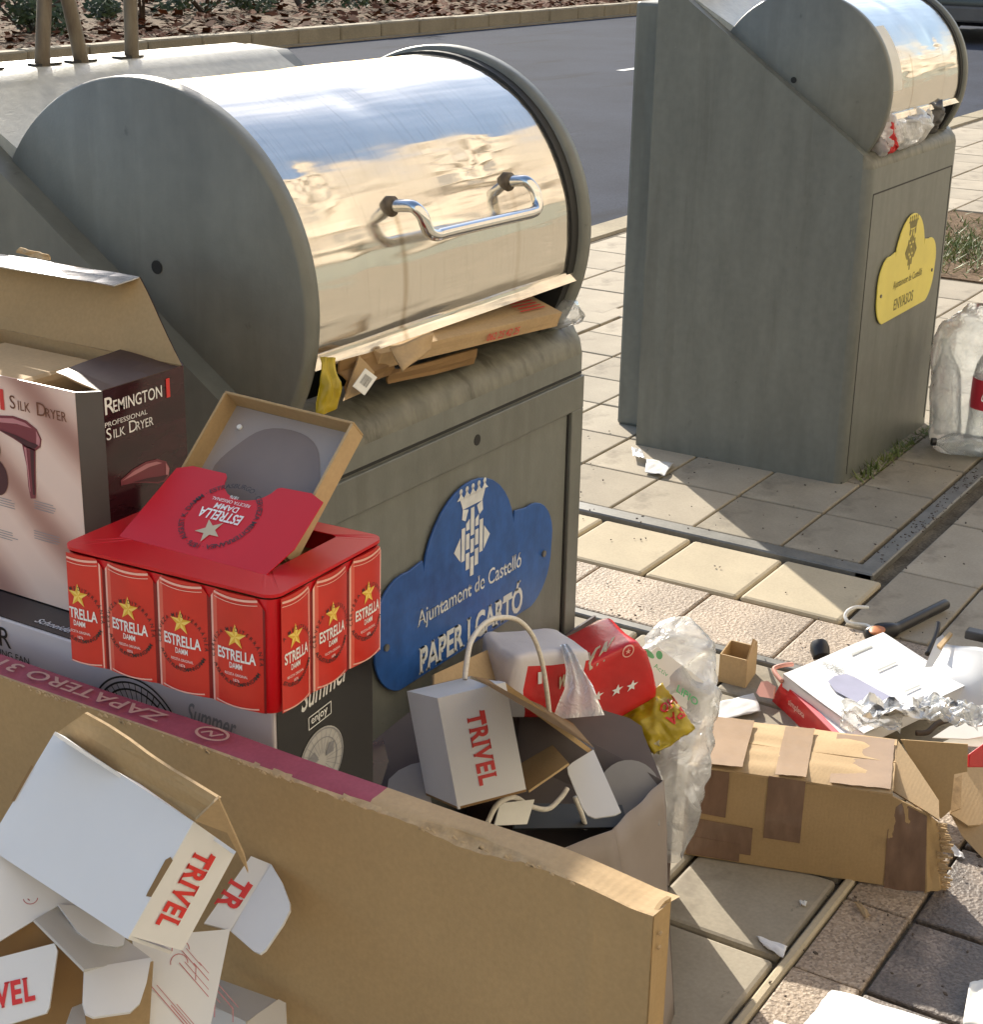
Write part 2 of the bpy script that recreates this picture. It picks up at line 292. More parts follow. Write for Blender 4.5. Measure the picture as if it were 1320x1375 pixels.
class MB:
    def __init__(s): s.v = []; s.f = []; s.m = []
    def add(s, vs, fs, mi=0):
        b = len(s.v); s.v += [Vector(p) for p in vs]
        for f in fs: s.f.append([b + i for i in f]); s.m.append(mi)
        return s
    def poly(s, pts, mi=0): return s.add(pts, [list(range(len(pts)))], mi)
    def hexa(s, p, mi=0):
        """8 corners: bottom 0-3 counter-clockwise, top 4-7"""
        return s.add(p, [(0, 3, 2, 1), (4, 5, 6, 7), (0, 1, 5, 4), (1, 2, 6, 5), (2, 3, 7, 6), (3, 0, 4, 7)], mi)
    def box(s, a, b, mi=0):
        (x0, y0, z0), (x1, y1, z1) = a, b
        return s.hexa([(x0, y0, z0), (x1, y0, z0), (x1, y1, z0), (x0, y1, z0), (x0, y0, z1), (x1, y0, z1), (x1, y1, z1), (x0, y1, z1)], mi)
    def obox(s, o, a, b, c, mi=0):
        o, a, b, c = map(Vector, (o, a, b, c))
        return s.hexa([o, o + a, o + a + b, o + b, o + c, o + a + c, o + a + b + c, o + b + c], mi)
    def prism(s, pts, d, mi=0, mi2=None, mir=None):
        """planar polygon pts thickened by vector d (front = pts side + d)"""
        n = len(pts); d = Vector(d); p = [Vector(q) for q in pts]
        b = len(s.v); s.v += p + [q + d for q in p]
        s.f.append([b + i for i in range(n)][::-1]); s.m.append(mi if mi2 is None else mi2)
        s.f.append([b + n + i for i in range(n)]); s.m.append(mi)
        for i in range(n):
            j = (i + 1) % n; s.f.append([b + i, b + j, b + n + j, b + n + i]); s.m.append(mi if mir is None else mir)
        return s
    def patch(s, c, nu=6, nv=6, th=.003, fn=None, mi=0, mi2=None, mir=None, edge=0):
        """bilinear sheet over corners c00,c10,c11,c01 with thickness; normal = (c10-c00)x(c01-c00) is the front"""
        c = [Vector(q) for q in c]; nrm = (c[1] - c[0]).cross(c[3] - c[0]).normalized()
        g = []
        for j in range(nv + 1):
            for i in range(nu + 1):
                a, b = i / nu, j / nv
                p = c[0] * (1 - a) * (1 - b) + c[1] * a * (1 - b) + c[2] * a * b + c[3] * (1 - a) * b
                if fn: p = p + nrm * fn(a, b)
                if edge and (i in (0, nu) or j in (0, nv)):
                    p = p + (c[0] + c[2] - 2 * p) * .5 * edge * random.random()
                g.append(p)
        b0 = len(s.v); k = len(g); s.v += g + [p - nrm * th for p in g]
        W_ = nu + 1
        for j in range(nv):
            for i in range(nu):
                q = [j * W_ + i, j * W_ + i + 1, (j + 1) * W_ + i + 1, (j + 1) * W_ + i]
                s.f.append([b0 + x for x in q]); s.m.append(mi)
                s.f.append([b0 + k + x for x in q[::-1]]); s.m.append(mi if mi2 is None else mi2)
        ring = [i for i in range(nu)] + [j * W_ + nu for j in range(nv)] + [nv * W_ + i for i in range(nu, 0, -1)] + [j * W_ for j in range(nv, 0, -1)]
        for a, b in zip(ring, ring[1:] + ring[:1]):
            s.f.append([b0 + a, b0 + k + a, b0 + k + b, b0 + b]); s.m.append((mi if mi2 is None else mi2) if mir is None else mir)
        return s
    def tube(s, path, r, seg=10, mi=0, cap=True):
        path = [Vector(p) for p in path]; n = len(path); rings = []
        rr = r if isinstance(r, (list, tuple)) else [r] * n
        up = None
        for i, p in enumerate(path):
            t = (path[min(i + 1, n - 1)] - path[max(i - 1, 0)]).normalized()
            if up is None: up = t.orthogonal().normalized()
            up = (up - t * up.dot(t)).normalized(); sd_ = t.cross(up)
            rings.append([p + (up * math.cos(2 * math.pi * k / seg) + sd_ * math.sin(2 * math.pi * k / seg)) * rr[i] for k in range(seg)])
        b = len(s.v)
        for q in rings: s.v += q
        for i in range(n - 1):
            for k in range(seg):
                k2 = (k + 1) % seg
                s.f.append([b + i * seg + k, b + i * seg + k2, b + (i + 1) * seg + k2, b + (i + 1) * seg + k]); s.m.append(mi)
        if cap:
            s.f.append([b + k for k in range(seg)][::-1]); s.m.append(mi)
            s.f.append([b + (n - 1) * seg + k for k in range(seg)]); s.m.append(mi)
        return s
    def rings(s, rings, mi=0, cap0=True, cap1=True):
        n = len(rings[0]); b = len(s.v)
        for q in rings: s.v += [Vector(p) for p in q]
        for i in range(len(rings) - 1):
            for k in range(n):
                k2 = (k + 1) % n; s.f.append([b + i * n + k, b + i * n + k2, b + (i + 1) * n + k2, b + (i + 1) * n + k]); s.m.append(mi)
        if cap0: s.f.append([b + k for k in range(n)][::-1]); s.m.append(mi)
        if cap1: s.f.append([b + (len(rings) - 1) * n + k for k in range(n)]); s.m.append(mi)
        return s
    def build(s, name, mats, parent=None, smooth=False, bevel=0, bseg=2, recalc=False, weld=False, auto=None):
        me = bpy.data.meshes.new(name)
        if parent is not None: org = ORG[parent.name]
        else:
            xs = [p.x for p in s.v]; ys = [p.y for p in s.v]; zs = [p.z for p in s.v]
            org = Vector(((min(xs) + max(xs)) / 2, (min(ys) + max(ys)) / 2, min(zs)))
        me.from_pydata([tuple(p - org) for p in s.v], [], s.f); me.validate()
        if not isinstance(mats, (list, tuple)): mats = [mats]
        for m in mats: me.materials.append(MAT[m] if isinstance(m, str) else m)
        for p, mi in zip(me.polygons, s.m): p.material_index = min(mi, len(mats) - 1); p.use_smooth = smooth
        if bevel or recalc or weld:
            bm = bmesh.new(); bm.from_mesh(me)
            if weld: bmesh.ops.remove_doubles(bm, verts=bm.verts, dist=1e-5)
            if recalc: bmesh.ops.recalc_face_normals(bm, faces=bm.faces)
            if bevel:
                es = [e for e in bm.edges if len(e.link_faces) == 2 and e.calc_face_angle(0) > .5]
                bmesh.ops.bevel(bm, geom=es, offset=bevel, segments=bseg, affect='EDGES', profile=.5, clamp_overlap=True)
            bm.to_mesh(me); bm.free()
        if auto is not None:
            me.polygons.foreach_set('use_smooth', [True] * len(me.polygons))
            me.set_sharp_from_angle(angle=R(auto))
        o = bpy.data.objects.new(name, me); COL.objects.link(o)
        if parent is not None: o.parent = parent
        else: o.location = org
        ORG[o.name] = org
        return o

# ------------------------------------------------------------------ helpers: lettering (flat print)
_G = {}
def _eval(body, bold):
    cu = bpy.data.curves.new('t', 'FONT'); cu.body = body; cu.size = 1; cu.offset = bold; cu.resolution_u = 3
    o = bpy.data.objects.new('t', cu); 
    me = bpy.data.meshes.new_from_object(o)
    vs = [(v.co.x, v.co.y) for v in me.vertices]; fs = [tuple(p.vertices) for p in me.polygons]
    bpy.data.objects.remove(o); bpy.data.curves.remove(cu); bpy.data.meshes.remove(me)
    return vs, fs
def glyph(ch, bold=0, serif=0):
    k = (ch, bold, serif)
    if k in _G: return _G[k]
    vs, fs = _eval(ch, bold) if ch != ' ' else ([], [])
    def wd(s):
        v, _ = _eval(s, bold); xs = [a for a, b in v]; return max(xs) - min(xs)
    adv = wd('H' + ch + 'H') - wd('HH')
    if serif and vs:
        cnt = {}
        for f in fs:
            for a, b in zip(f, f[1:] + f[:1]):
                e = (min(a, b), max(a, b)); cnt[e] = cnt.get(e, 0) + 1
        ext = []
        for (a, b), c in cnt.items():
            if c == 1 and abs(vs[a][1] - vs[b][1]) < .004:
                x0, x1 = sorted((vs[a][0], vs[b][0])); y = vs[a][1]
                if .03 < x1 - x0 < .26:
                    lo = y < .12; ext.append((x0 - serif, x1 + serif, y if lo else y - .055, y + .055 if lo else y))
        for x0, x1, y0, y1 in ext:
            n = len(vs); vs += [(x0, y0), (x1, y0), (x1, y1), (x0, y1)]; fs.append((n, n + 1, n + 2, n + 3))
    _G[k] = (vs, fs, adv); return _G[k]
def layout(s, bold=0, serif=0, sp=0, tilt=0):
    out = []; x = 0
    for ch in s:
        vs, fs, a = glyph(ch, bold, serif); out.append((x, vs, fs, a)); x += a + sp
    return out, x - sp
class Face:
    """2-D print frame on a surface: o + ux*x + uy*y, lifted along the normal"""
    def __init__(s, o, ux, uy, off=.0007, fn=None):
        s.o = Vector(o); s.ux = Vector(ux); s.uy = Vector(uy); s.n = s.ux.cross(s.uy).normalized(); s.off = off; s.fn = fn
    def p(s, x, y, o=0):
        return s.o + s.ux * x + s.uy * y + s.n * (s.off + o + (s.fn(x, y) if s.fn else 0))
    def poly(s, mb, pts, mi=0, o=0): mb.poly([s.p(x, y, o) for x, y in pts], mi)
    def line(s, mb, pts, w, mi=0, o=0):
        for (x0, y0), (x1, y1) in zip(pts, pts[1:]):
            d = math.hypot(x1 - x0, y1 - y0) or 1; nx, ny = -(y1 - y0) / d * w / 2, (x1 - x0) / d * w / 2
            s.poly(mb, [(x0 + nx, y0 + ny), (x0 - nx, y0 - ny), (x1 - nx, y1 - ny), (x1 + nx, y1 + ny)], mi, o)
    def text(s, mb, st, x, y, h, width=None, align='L', bold=0, serif=0, rot=0, sp=0, shear=0, mi=0, o=0):
        """cap height h; width forces total width"""
        lay, tw = layout(st, bold, serif, sp); k = h / .70; kx = k if width is None else width / tw
        x0 = {'L': 0, 'C': -tw * kx / 2, 'R': -tw * kx}[align]; c, sn = math.cos(rot), math.sin(rot)
        for gx, vs, fs, a in lay:
            pts = []
            for vx, vy in vs:
                px = x0 + (gx + vx) * kx + shear * vy * k; py = vy * k
                pts.append(s.p(x + px * c - py * sn, y + px * sn + py * c, o))
            mb.add(pts, fs, mi)
    def arc(s, mb, st, cx, cy, r, h, a0, a1, bold=0, mi=0, inside=False, o=0):
        lay, tw = layout(st, bold); k = h / .70
        for gx, vs, fs, a in lay:
            t = a0 + (a1 - a0) * (gx + a / 2) / tw; c, sn = math.cos(t), math.sin(t); pts = []
            for vx, vy in vs:
                lx = (vx - a / 2) * k; ly = vy * k
                if inside: rr = r - ly; px, py = cx + rr * c - lx * sn * 1, cy + rr * sn + lx * c * 1
                else: rr = r + ly; px, py = cx + rr * c + lx * sn, cy + rr * sn - lx * c
                pts.append(s.p(px, py, o))
            mb.add(pts, fs, mi)
    def star(s, mb, cx, cy, r, mi=0, rot=0, o=0, mi2=None):
        P = [(cx + (r if i % 2 == 0 else r * .40) * math.sin(rot + i * math.pi / 5), cy + (r if i % 2 == 0 else r * .40) * math.cos(rot + i * math.pi / 5)) for i in range(10)]
        if mi2 is None: s.poly(mb, P, mi, o)
        else:
            for i in range(10): mb.poly([s.p(cx, cy, o), s.p(*P[(i + 1) % 10], o), s.p(*P[i], o)][::-1], mi if i % 2 else mi2)
    def ring(s, mb, cx, cy, r, w, a0=0, a1=2 * math.pi, n=40, mi=0, ky=1, o=0):
        s.line(mb, [(cx + r * math.cos(a0 + (a1 - a0) * i / n), cy + ky * r * math.sin(a0 + (a1 - a0) * i / n)) for i in range(n + 1)], w, mi, o)
    def ell(s, mb, cx, cy, rx, ry, n=28, mi=0, o=0):
        s.poly(mb, [(cx + rx * math.cos(2 * math.pi * i / n), cy + ry * math.sin(2 * math.pi * i / n)) for i in range(n)], mi, o)
def wob(amp, fx=2.0, fy=2.0, ph=0.0):
    return lambda a, b: amp * mn.noise(Vector((a * fx + ph, b * fy - ph, ph * 1.7)))
def crumple(bm_pts, amp, sc, seed=0):
    out = []
    for p in bm_pts:
        q = p * sc + Vector((seed, seed * 1.3, -seed))
        d = Vector((mn.noise(q), mn.noise(q + Vector((9, 3, 1))), mn.noise(q + Vector((2, 7, 5)))))
        d2 = Vector((abs(mn.noise(q * 2.3)) - .25, abs(mn.noise(q * 2.3 + Vector((4, 4, 4)))) - .25, abs(mn.noise(q * 2.3 - Vector((3, 1, 8)))) - .25))
        out.append(p + (d + d2 * .7) * amp)
    return out
def ico(center, rad, sub=3):
    bm = bmesh.new(); bmesh.ops.create_icosphere(bm, subdivisions=sub, radius=1)
    vs = [Vector(center) + Vector((v.co.x * rad[0], v.co.y * rad[1], v.co.z * rad[2])) for v in bm.verts]
    fs = [tuple(x.index for x in f.verts) for f in bm.faces]; bm.free(); return vs, fs

# ================================================================== SETTING: ground, road, pavement
def struct(o): o['kind'] = 'structure'; return o
g = MB().poly([(-900, -900, -.16), (900, -900, -.16), (900, 900, -.16), (-900, 900, -.16)]); struct(g.build('ground', 'ground'))
g = MB().box((-40, 3.06, -.15), (80, 12.6, -.12)); road = struct(g.build('road', 'asphalt'))
g = MB()
for x in range(-10, 70, 7): g.box((x + 4.85, 7.82, -.119), (x + 7.5, 7.92, -.116))
g.build('lane_marking', 'roadpaint', road)
g = MB().box((-40, 12.6, -.14), (80, 12.72, -.10)); gut = struct(g.build('gutter', 'kerb'))
kerb = thing('kerb', 'x', 'x', (0, 12.72, -.14)); kerb.pop('label'); kerb.pop('category'); struct(kerb)
x = 4.0; k = 0
while x < 40:
    L_ = .93; h = random.uniform(-.006, .006)
    p0 = MB().box((x, 12.725 + random.uniform(-.01, .01), -.14), (x + L_ - .02, 12.95, .085 + h)); p0.build('kerb_stone', 'kerb', kerb, bevel=.02, bseg=1)
    x += L_
nk = thing('kerb', 'x', 'x', (0, 2.9, -.14)); nk.pop('label'); nk.pop('category'); struct(nk)
x = 2.0
while x < 14:
    MB().box((x, 2.86, -.14), (x + .98, 3.055, .0)).build('kerb_stone', 'kerb', nk, bevel=.012, bseg=1); x += 1.0
# far verge
bm = MB(); nx, ny = 50, 24
P = []
for j in range(ny + 1):
    for i in range(nx + 1):
        X = -5 + 75 * i / nx; Y = 12.95 + 30 * (j / ny) ** 1.4
        P.append(V(X, Y, .05 + .10 * mn.noise(V(X * .5, Y * .5, 0)) * min(1, j / 2) + .04 * max(0, Y - 14)))
bm.add(P, [(j * (nx + 1) + i, j * (nx + 1) + i + 1, (j + 1) * (nx + 1) + i + 1, (j + 1) * (nx + 1) + i) for j in range(ny) for i in range(nx)])
struct(bm.build('verge', 'dirt', smooth=True))
bm = MB()
for i in range(9000):
    X = random.uniform(8, 36); Y = 12.98 + 12 * random.random() ** 1.3; s_ = random.uniform(.04, .11)
    z = .05 + .05 * max(0, Y - 14) + random.uniform(.0, .07); a = random.uniform(0, 6.3); t1 = random.uniform(-.9, .9)
    u = V(math.cos(a), math.sin(a), t1 * .5) * s_; v_ = V(-math.sin(a), math.cos(a), random.uniform(-.6, .6)) * s_ * .6
    c = V(X, Y, z); bm.poly([c - u, c - v_, c + u, c + v_])
o = bm.build('leaf_litter', 'leaf_brown'); o['kind'] = 'stuff'; o['label'] = 'brown dead leaves covering the verge behind the kerb'; o['category'] = 'leaf litter'

def shrub(x, y, r, h, lab, n=2200):
    t = thing('shrub', lab, 'shrub', (x, y, .05 * max(0, y - 14)), 'shrubs on the far verge')
    z0 = ORG[t.name].z; b = MB()
    for i in range(6):
        a = random.uniform(0, 6.3); p = [V(x, y, z0)]
        for q in range(1, 4): p.append(V(x + math.cos(a) * r * .25 * q + random.uniform(-.06, .06), y + math.sin(a) * r * .25 * q, z0 + h * .25 * q))
        b.tube(p, [.03, .022, .016, .008], 6)
    b.build('stem', 'bark', t)
    b = MB()
    cl = [(V(random.gauss(0, .5), random.gauss(0, .5), random.uniform(.12, 1)), random.uniform(.18, .4)) for _ in range(14)]
    for i in range(n):
        c, q = random.choice(cl); d = V(random.gauss(0, 1), random.gauss(0, 1), random.gauss(0, 1)).normalized() * q * random.uniform(.4, 1)
        p = V(x + (c.x + d.x) * r, y + (c.y + d.y) * r, z0 + max(.03, (c.z + d.z * .7) * h)); s_ = random.uniform(.03, .075)
        u = V(random.gauss(0, 1), random.gauss(0, 1), random.gauss(0, .6)).normalized(); v_ = u.orthogonal().normalized()
        b.poly([p - u * s_, p - v_ * s_ * .45, p + u * s_, p + v_ * s_ * .45])
    b.build('foliage', 'leaf_green', t)
for x, y, r, h, lab in [(13.2, 14.6, 1.0, 1.0, 'low dark shrub at the top left corner behind the first rusty rod'),
                        (15.4, 14.8, 1.1, 1.2, 'dark green shrub seen between the rusty lifting rods'),
                        (17.3, 15.4, 1.1, 1.1, 'dark shrub above the brown leaves right of the rods'),
                        (19.4, 15.3, 1.1, 1.2, 'bushy green shrub at the top edge above the kerb stones'),
                        (21.6, 15.9, 1.2, 1.2, 'dark shrub at the top edge above the steel lid'),
                        (24.6, 16.4, 1.2, 1.3, 'farthest dark shrub where the kerb leaves the picture top')]:
    shrub(x, y, r, h, lab)

# pavement: dirty bed, then single tiles
g = MB().box((-14, -8, -.15), (30, 2.86, -.014)); pav = struct(g.build('pavement', 'mortar'))
TM = {}
def tile(x0, y0, x1, y1, mat, dz=0, b=.004, gap=.008, par=None, force=False):
    cx, cy = (x0 + x1) / 2, (y0 + y1) / 2
    if not force and not in_view((cx, cy, 0), 170): return
    w_, d_ = round(x1 - x0 - gap, 3), round(y1 - y0 - gap, 3); key = (w_, d_, mat)
    if key not in TM:
        o = MB().box((-w_ / 2, -d_ / 2, -.02), (w_ / 2, d_ / 2, 0)).build('paving_tile', mat, None, bevel=b, bseg=2)
        me = o.data; bpy.data.objects.remove(o); TM[key] = me
        for v in me.vertices: v.co.z -= max(q.co.z for q in me.vertices) if False else 0
    o = bpy.data.objects.new('paving_tile', TM[key]); COL.objects.link(o); o.parent = par or pav
    o.location = V(cx, cy, -.02 + dz + random.uniform(-.0012, .0012)) - ORG[(par or pav).name]
    o.rotation_euler = (random.uniform(-.004, .004), random.uniform(-.004, .004), random.uniform(-.006, .006))
# the same paving goes on beyond the picture: laid as sheets with grooved joints
def grooved():
    m, t, b = newmat('paving field'); L = t.links.new
    tc = N(t, 'ShaderNodeTexCoord'); br = N(t, 'ShaderNodeTexBrick'); br.offset = 0; br.inputs['Scale'].default_value = 1; br.inputs['Brick Width'].default_value = .4; br.inputs['Row Height'].default_value = .4; br.inputs['Mortar Size'].default_value = .006
    br.inputs['Color1'].default_value = (.36, .315, .245, 1); br.inputs['Color2'].default_value = (.31, .27, .205, 1); br.inputs['Mortar'].default_value = (.09, .075, .055, 1)
    L(tc.outputs['Object'], br.inputs['Vector']); nz = N(t, 'ShaderNodeTexNoise'); nz.inputs['Scale'].default_value = 3; nz.inputs['Detail'].default_value = 6; L(tc.outputs['Object'], nz.inputs['Vector'])
    mr = N(t, 'ShaderNodeMapRange'); mr.inputs[1].default_value = .3; mr.inputs[2].default_value = .7; mr.inputs[3].default_value = .8; mr.inputs[4].default_value = 1.15; L(nz.outputs[0], mr.inputs[0])
    mx = N(t, 'ShaderNodeMix', data_type='RGBA', blend_type='MULTIPLY'); mx.inputs[0].default_value = 1; L(br.outputs[0], mx.inputs[6]); L(mr.outputs[0], mx.inputs[7]); L(mx.outputs[2], b.inputs['Base Color'])
    bp = N(t, 'ShaderNodeBump'); bp.invert = True; bp.inputs['Strength'].default_value = .6; bp.inputs['Distance'].default_value = .004; L(br.outputs[1], bp.inputs['Height']); L(bp.outputs[0], b.inputs['Normal'])
    b.inputs['Roughness'].default_value = .85; b.inputs['Specular IOR Level'].default_value = .2
    return m
MAT['paving_field'] = grooved()
for a, b in [((-14, -8), (-.47, 2.85)), ((-.47, -10.9), (30, -1.34)), ((4.72, -1.33), (30, -.42)), ((13.1, -.41), (30, 2.85))]:
    MB().box((a[0], a[1], -.014), (b[0], b[1], -.002)).build('paving_field', 'paving_field', pav)
# platform of the second container (steel edge + tiles)
P2 = (2.47, .06)
xs = [2.475, 2.79, 3.10, 3.40, 3.70, 4.0, 4.3, 4.6]; ys = [.06, .285, .55, .815, 1.08, 1.35, 1.62, 1.9]
for a, b in zip(xs, xs[1:]):
    for c, d in zip(ys, ys[1:]): tile(a, c, b, d, 'tile_grey' if c < .5 else 'tile', .002)
for a, b in [((2.405, .0, -.02), (2.465, 1.95, .006)), ((2.405, -.002, -.02), (4.66, .05, .0065))]:
    MB().box(a, b).build('steel_edge', 'steelband', pav, bevel=.004, bseg=1)
# between the two platforms
for c, d in [(-.04, .235), (.235, .505), (.505, .78), (.78, 1.05), (1.05, 1.32), (1.32, 1.6), (1.6, 1.9)]: tile(2.075, c, 2.385, d, 'tile_cream', .003, b=.010)
# rough aggregate strip
for c, d in [(-.62, -.30), (-.30, .02), (.02, .30), (.30, .62), (.62, .95), (.95, 1.3)]: tile(1.79, c, 2.065, d, 'agg', .002, b=.006, gap=.004, force=True)
MB().box((1.755, -.45, -.02), (1.785, 2.0, .004)).build('steel_edge', 'steelband', pav, bevel=.003, bseg=1)
# right of the strip, toward the viewer
for a, b in [(2.07, 2.49), (2.49, 2.93), (2.93, 3.37), (3.37, 3.81), (3.81, 4.25), (4.25, 4.7)]:
    for c, d in [(-.26, -.045), (-.48, -.26), (-.9, -.48), (-1.3, -.9)]: tile(a, c, b, d, 'tile', .0)
# platform of the first container
xs = [-.46, -.17, .12, .41, .70, .985, 1.275, 1.565, 1.75]; ys = [-.455, -.20, .07, .34, .61, .88, 1.15, 1.42, 1.7]
for a, b in zip(xs, xs[1:]):
    for c, d in zip(ys, ys[1:]): tile(a, c, b, d, 'tile_grey', .001, b=.008, gap=.01)
MB().box((-.6, -.478, -.02), (1.755, -.460, .005)).build('steel_edge', 'tile_cream', pav, bevel=.004, bseg=1)
for a, b in [(-.2, .14), (.14, .42), (.42, .70), (.70, .94), (.94, 1.22), (1.22, 1.5), (1.5, 1.785)]:
    for c, d, m in [(-.60, -.48, 'agg'), (-.78, -.60, 'agg_stain'), (-1.0, -.78, 'agg_stain')]:
        tile(a, c, b, d, m, .0, gap=.012 if m != 'agg' else .004)
# pavement behind and beyond
x = 4.62
while x < 13:
    y = -.4
    while y < 2.8:
        if not (6.3 < x + .2 < 8.2 and .6 < y + .2 < 1.75): tile(x, y, x + .4, min(y + .4, 2.85), 'tile', 0, b=.005)
        y += .4
    x += .4
x = 2.05
while x < 4.6:
    y = 1.92
    while y < 2.8: tile(x, y, x + .30, min(y + .30, 2.85), 'tile', 0); y += .30
    x += .30
g = MB().box((6.3, .6, -.03), (8.2, 1.75, -.006)); struct(g.build('tree_pit', 'dirt'))
b = MB()
for i in range(1600):
    X = random.gauss(7.0, .4); Y = random.gauss(1.25, .2); h = random.uniform(.015, .06); a = random.uniform(0, 6.3); c = V(X, Y, -.01)
    if not (6.3 < X < 8.2 and .6 < Y < 1.75): continue
    u = V(math.cos(a), math.sin(a), 0) * .005; t1 = V(random.gauss(0, .04), random.gauss(0, .04), h); b.poly([c - u, c + u, c + t1])
for i in range(260):
    t_ = random.random(); X = 3.12 + .75 * t_; Y = .30 + random.gauss(0, .012); h = random.uniform(.01, .045) * (1.2 - t_); a = random.uniform(0, 6.3); c = V(X, Y, .0)
    u = V(math.cos(a), math.sin(a), 0) * .004; t1 = V(random.gauss(0, .02), random.gauss(0, .02), h); b.poly([c - u, c + u, c + t1])
o = b.build('grass', 'grass'); o['kind'] = 'stuff'; o['label'] = 'green weeds at the container foot and in the tree pit'; o['category'] = 'grass'
b = MB()
for i in range(420):
    q = random.random()
    if q < .4: X, Y = random.uniform(2.5, 3.9), random.gauss(.02, .02)
    elif q < .55: X, Y = random.uniform(.6, 1.7), random.uniform(-.75, -.44)
    else: X, Y = random.uniform(1.7, 3.5), random.uniform(-.3, 1.2)
    s_ = random.uniform(.0015, .005); a = random.uniform(0, 6.3); c = V(X, Y, .006)
    u = V(math.cos(a), math.sin(a), .2) * s_; v_ = V(-math.sin(a), math.cos(a), -.2) * s_ * .6; b.prism([c - u, c - v_, c + u, c + v_], (0, 0, .002))
o = b.build('grit', 'bark'); o['kind'] = 'stuff'; o['label'] = 'dark grit and leaf crumbs in the paving joints'; o['category'] = 'grit'

# buildings behind the viewer: sunlit facades that the steel lids mirror
def building(x0, x1, y0, h, mat, lab):
    t = thing('apartment_building', lab, 'building', ((x0 + x1) / 2, y0, -.15))
    MB().box((x0, y0 - 9, -.15), (x1, y0, h)).build('wall', mat, t)
    MB().box((x0 - .2, y0 - 9.2, h), (x1 + .2, y0 + .25, h + .3)).build('roof_edge', 'facade', t)
    MB().box((x0, y0, -.15), (x1, y0 + .06, 2.9)).build('ground_floor_band', 'reflected_band', t); MB().box((x0, y0 + .06, 2.6), (x1, y0 + .5, 3.0)).build('fascia', 'facade2', t)  # unseen dark ground floor added to grey the lids' lower reflections
    n = int((x1 - x0) / 3.2)
    for f in range(int(h / 3)):
        z = .9 + f * 3.0
        for i in range(n):
            cx = x0 + (i + .5) * (x1 - x0) / n
            wn = MB().box((cx - .6, y0 - .04, z), (cx + .6, y0 + .03, z + 1.45)).build('window', 'facade2', t)
            MB().box((cx - .52, y0 + .031, z + .08), (cx + .52, y0 + .045, z + 1.37)).build('pane', 'glass', wn)
            if f and i % 2 == 0: MB().box((cx - 1.2, y0 + .0, z - 1.0), (cx + 1.2, y0 + 1.0, z - .82)).box((cx - 1.2, y0 + .92, z - .82), (cx + 1.2, y0 + 1.0, z + .1)).build('balcony', 'facade', t)
building(-40, 6, -11, 21.6, 'facade', 'cream apartment building across the pavement, mirrored in the near steel lid')
building(6.01, 46, -11, 21.6, 'facade2', 'peach apartment building beyond, mirrored in the far steel lid')
# ================================================================== WASTE CONTAINERS
BW, YC, ZC, DR = .7996, .2535, 1.1462, .272
def cloud(dz):
    """outline of the enamel plaque in (x, z) of the container front"""
    c = .437; pts = []
    def arc(cx, cz, r, a0, a1, n=8):
        for i in range(n + 1):
            a = R(a0 + (a1 - a0) * i / n); pts.append((c + cx + r * math.cos(a), cz + dz + r * math.sin(a)))
    arc(.165, .632, .082, -75, 0); arc(.177, .660, .073, 5, 100); pts.append((c + .128, .737 + dz))
    arc(0, .695, .128, 12, 168, 16); pts.append((c - .128, .737 + dz)); arc(-.177, .660, .073, 80, 175); arc(-.165, .632, .082, 180, 255)
    return pts
def crest(F, mb, cx, cz, h, mi=0):
    """crown over a striped lozenge shield"""
    k = h / .15
    def q(p): F.poly(mb, [(cx + a * k, cz + b * k) for a, b in p], mi)
    # crown
    q([(-.028, .116), (.028, .116), (.036, .134), (-.036, .134)])
    for i in range(5):
        x = -.034 + i * .017; q([(x - .0105, .1335), (x + .0105, .1335), (x + .004, .139), (x, .147), (x - .004, .139)])
        F.ell(mb, cx + x * k, cz + .147 * k, .0045 * k, .0045 * k, 10, mi)
    q([(-.030, .100), (-.020, .095), (-.012, .112), (-.028, .116)]); q([(.030, .100), (.020, .095), (.012, .112), (.028, .116)])
    # shield: upright bars cut by gaps
    for x, z0, z1 in [(-.026, .030, .085), (-.013, .012, .040), (-.013, .046, .072), (0, -.002, .030), (0, .037, .060), (0, .066, .112), (.013, .012, .040), (.013, .046, .072), (.026, .030, .085)]:
        q([(x - .005, z0), (x + .005, z0), (x + .005, z1), (x - .005, z1)])
    for x in (-.013, .013): q([(x - .005, .078), (x + .005, .078), (x + .005, .096), (x - .005, .090)])
    q([(-.034, .032), (-.034, .072), (-.052, .052)]); q([(.034, .072), (.034, .032), (.052, .052)])
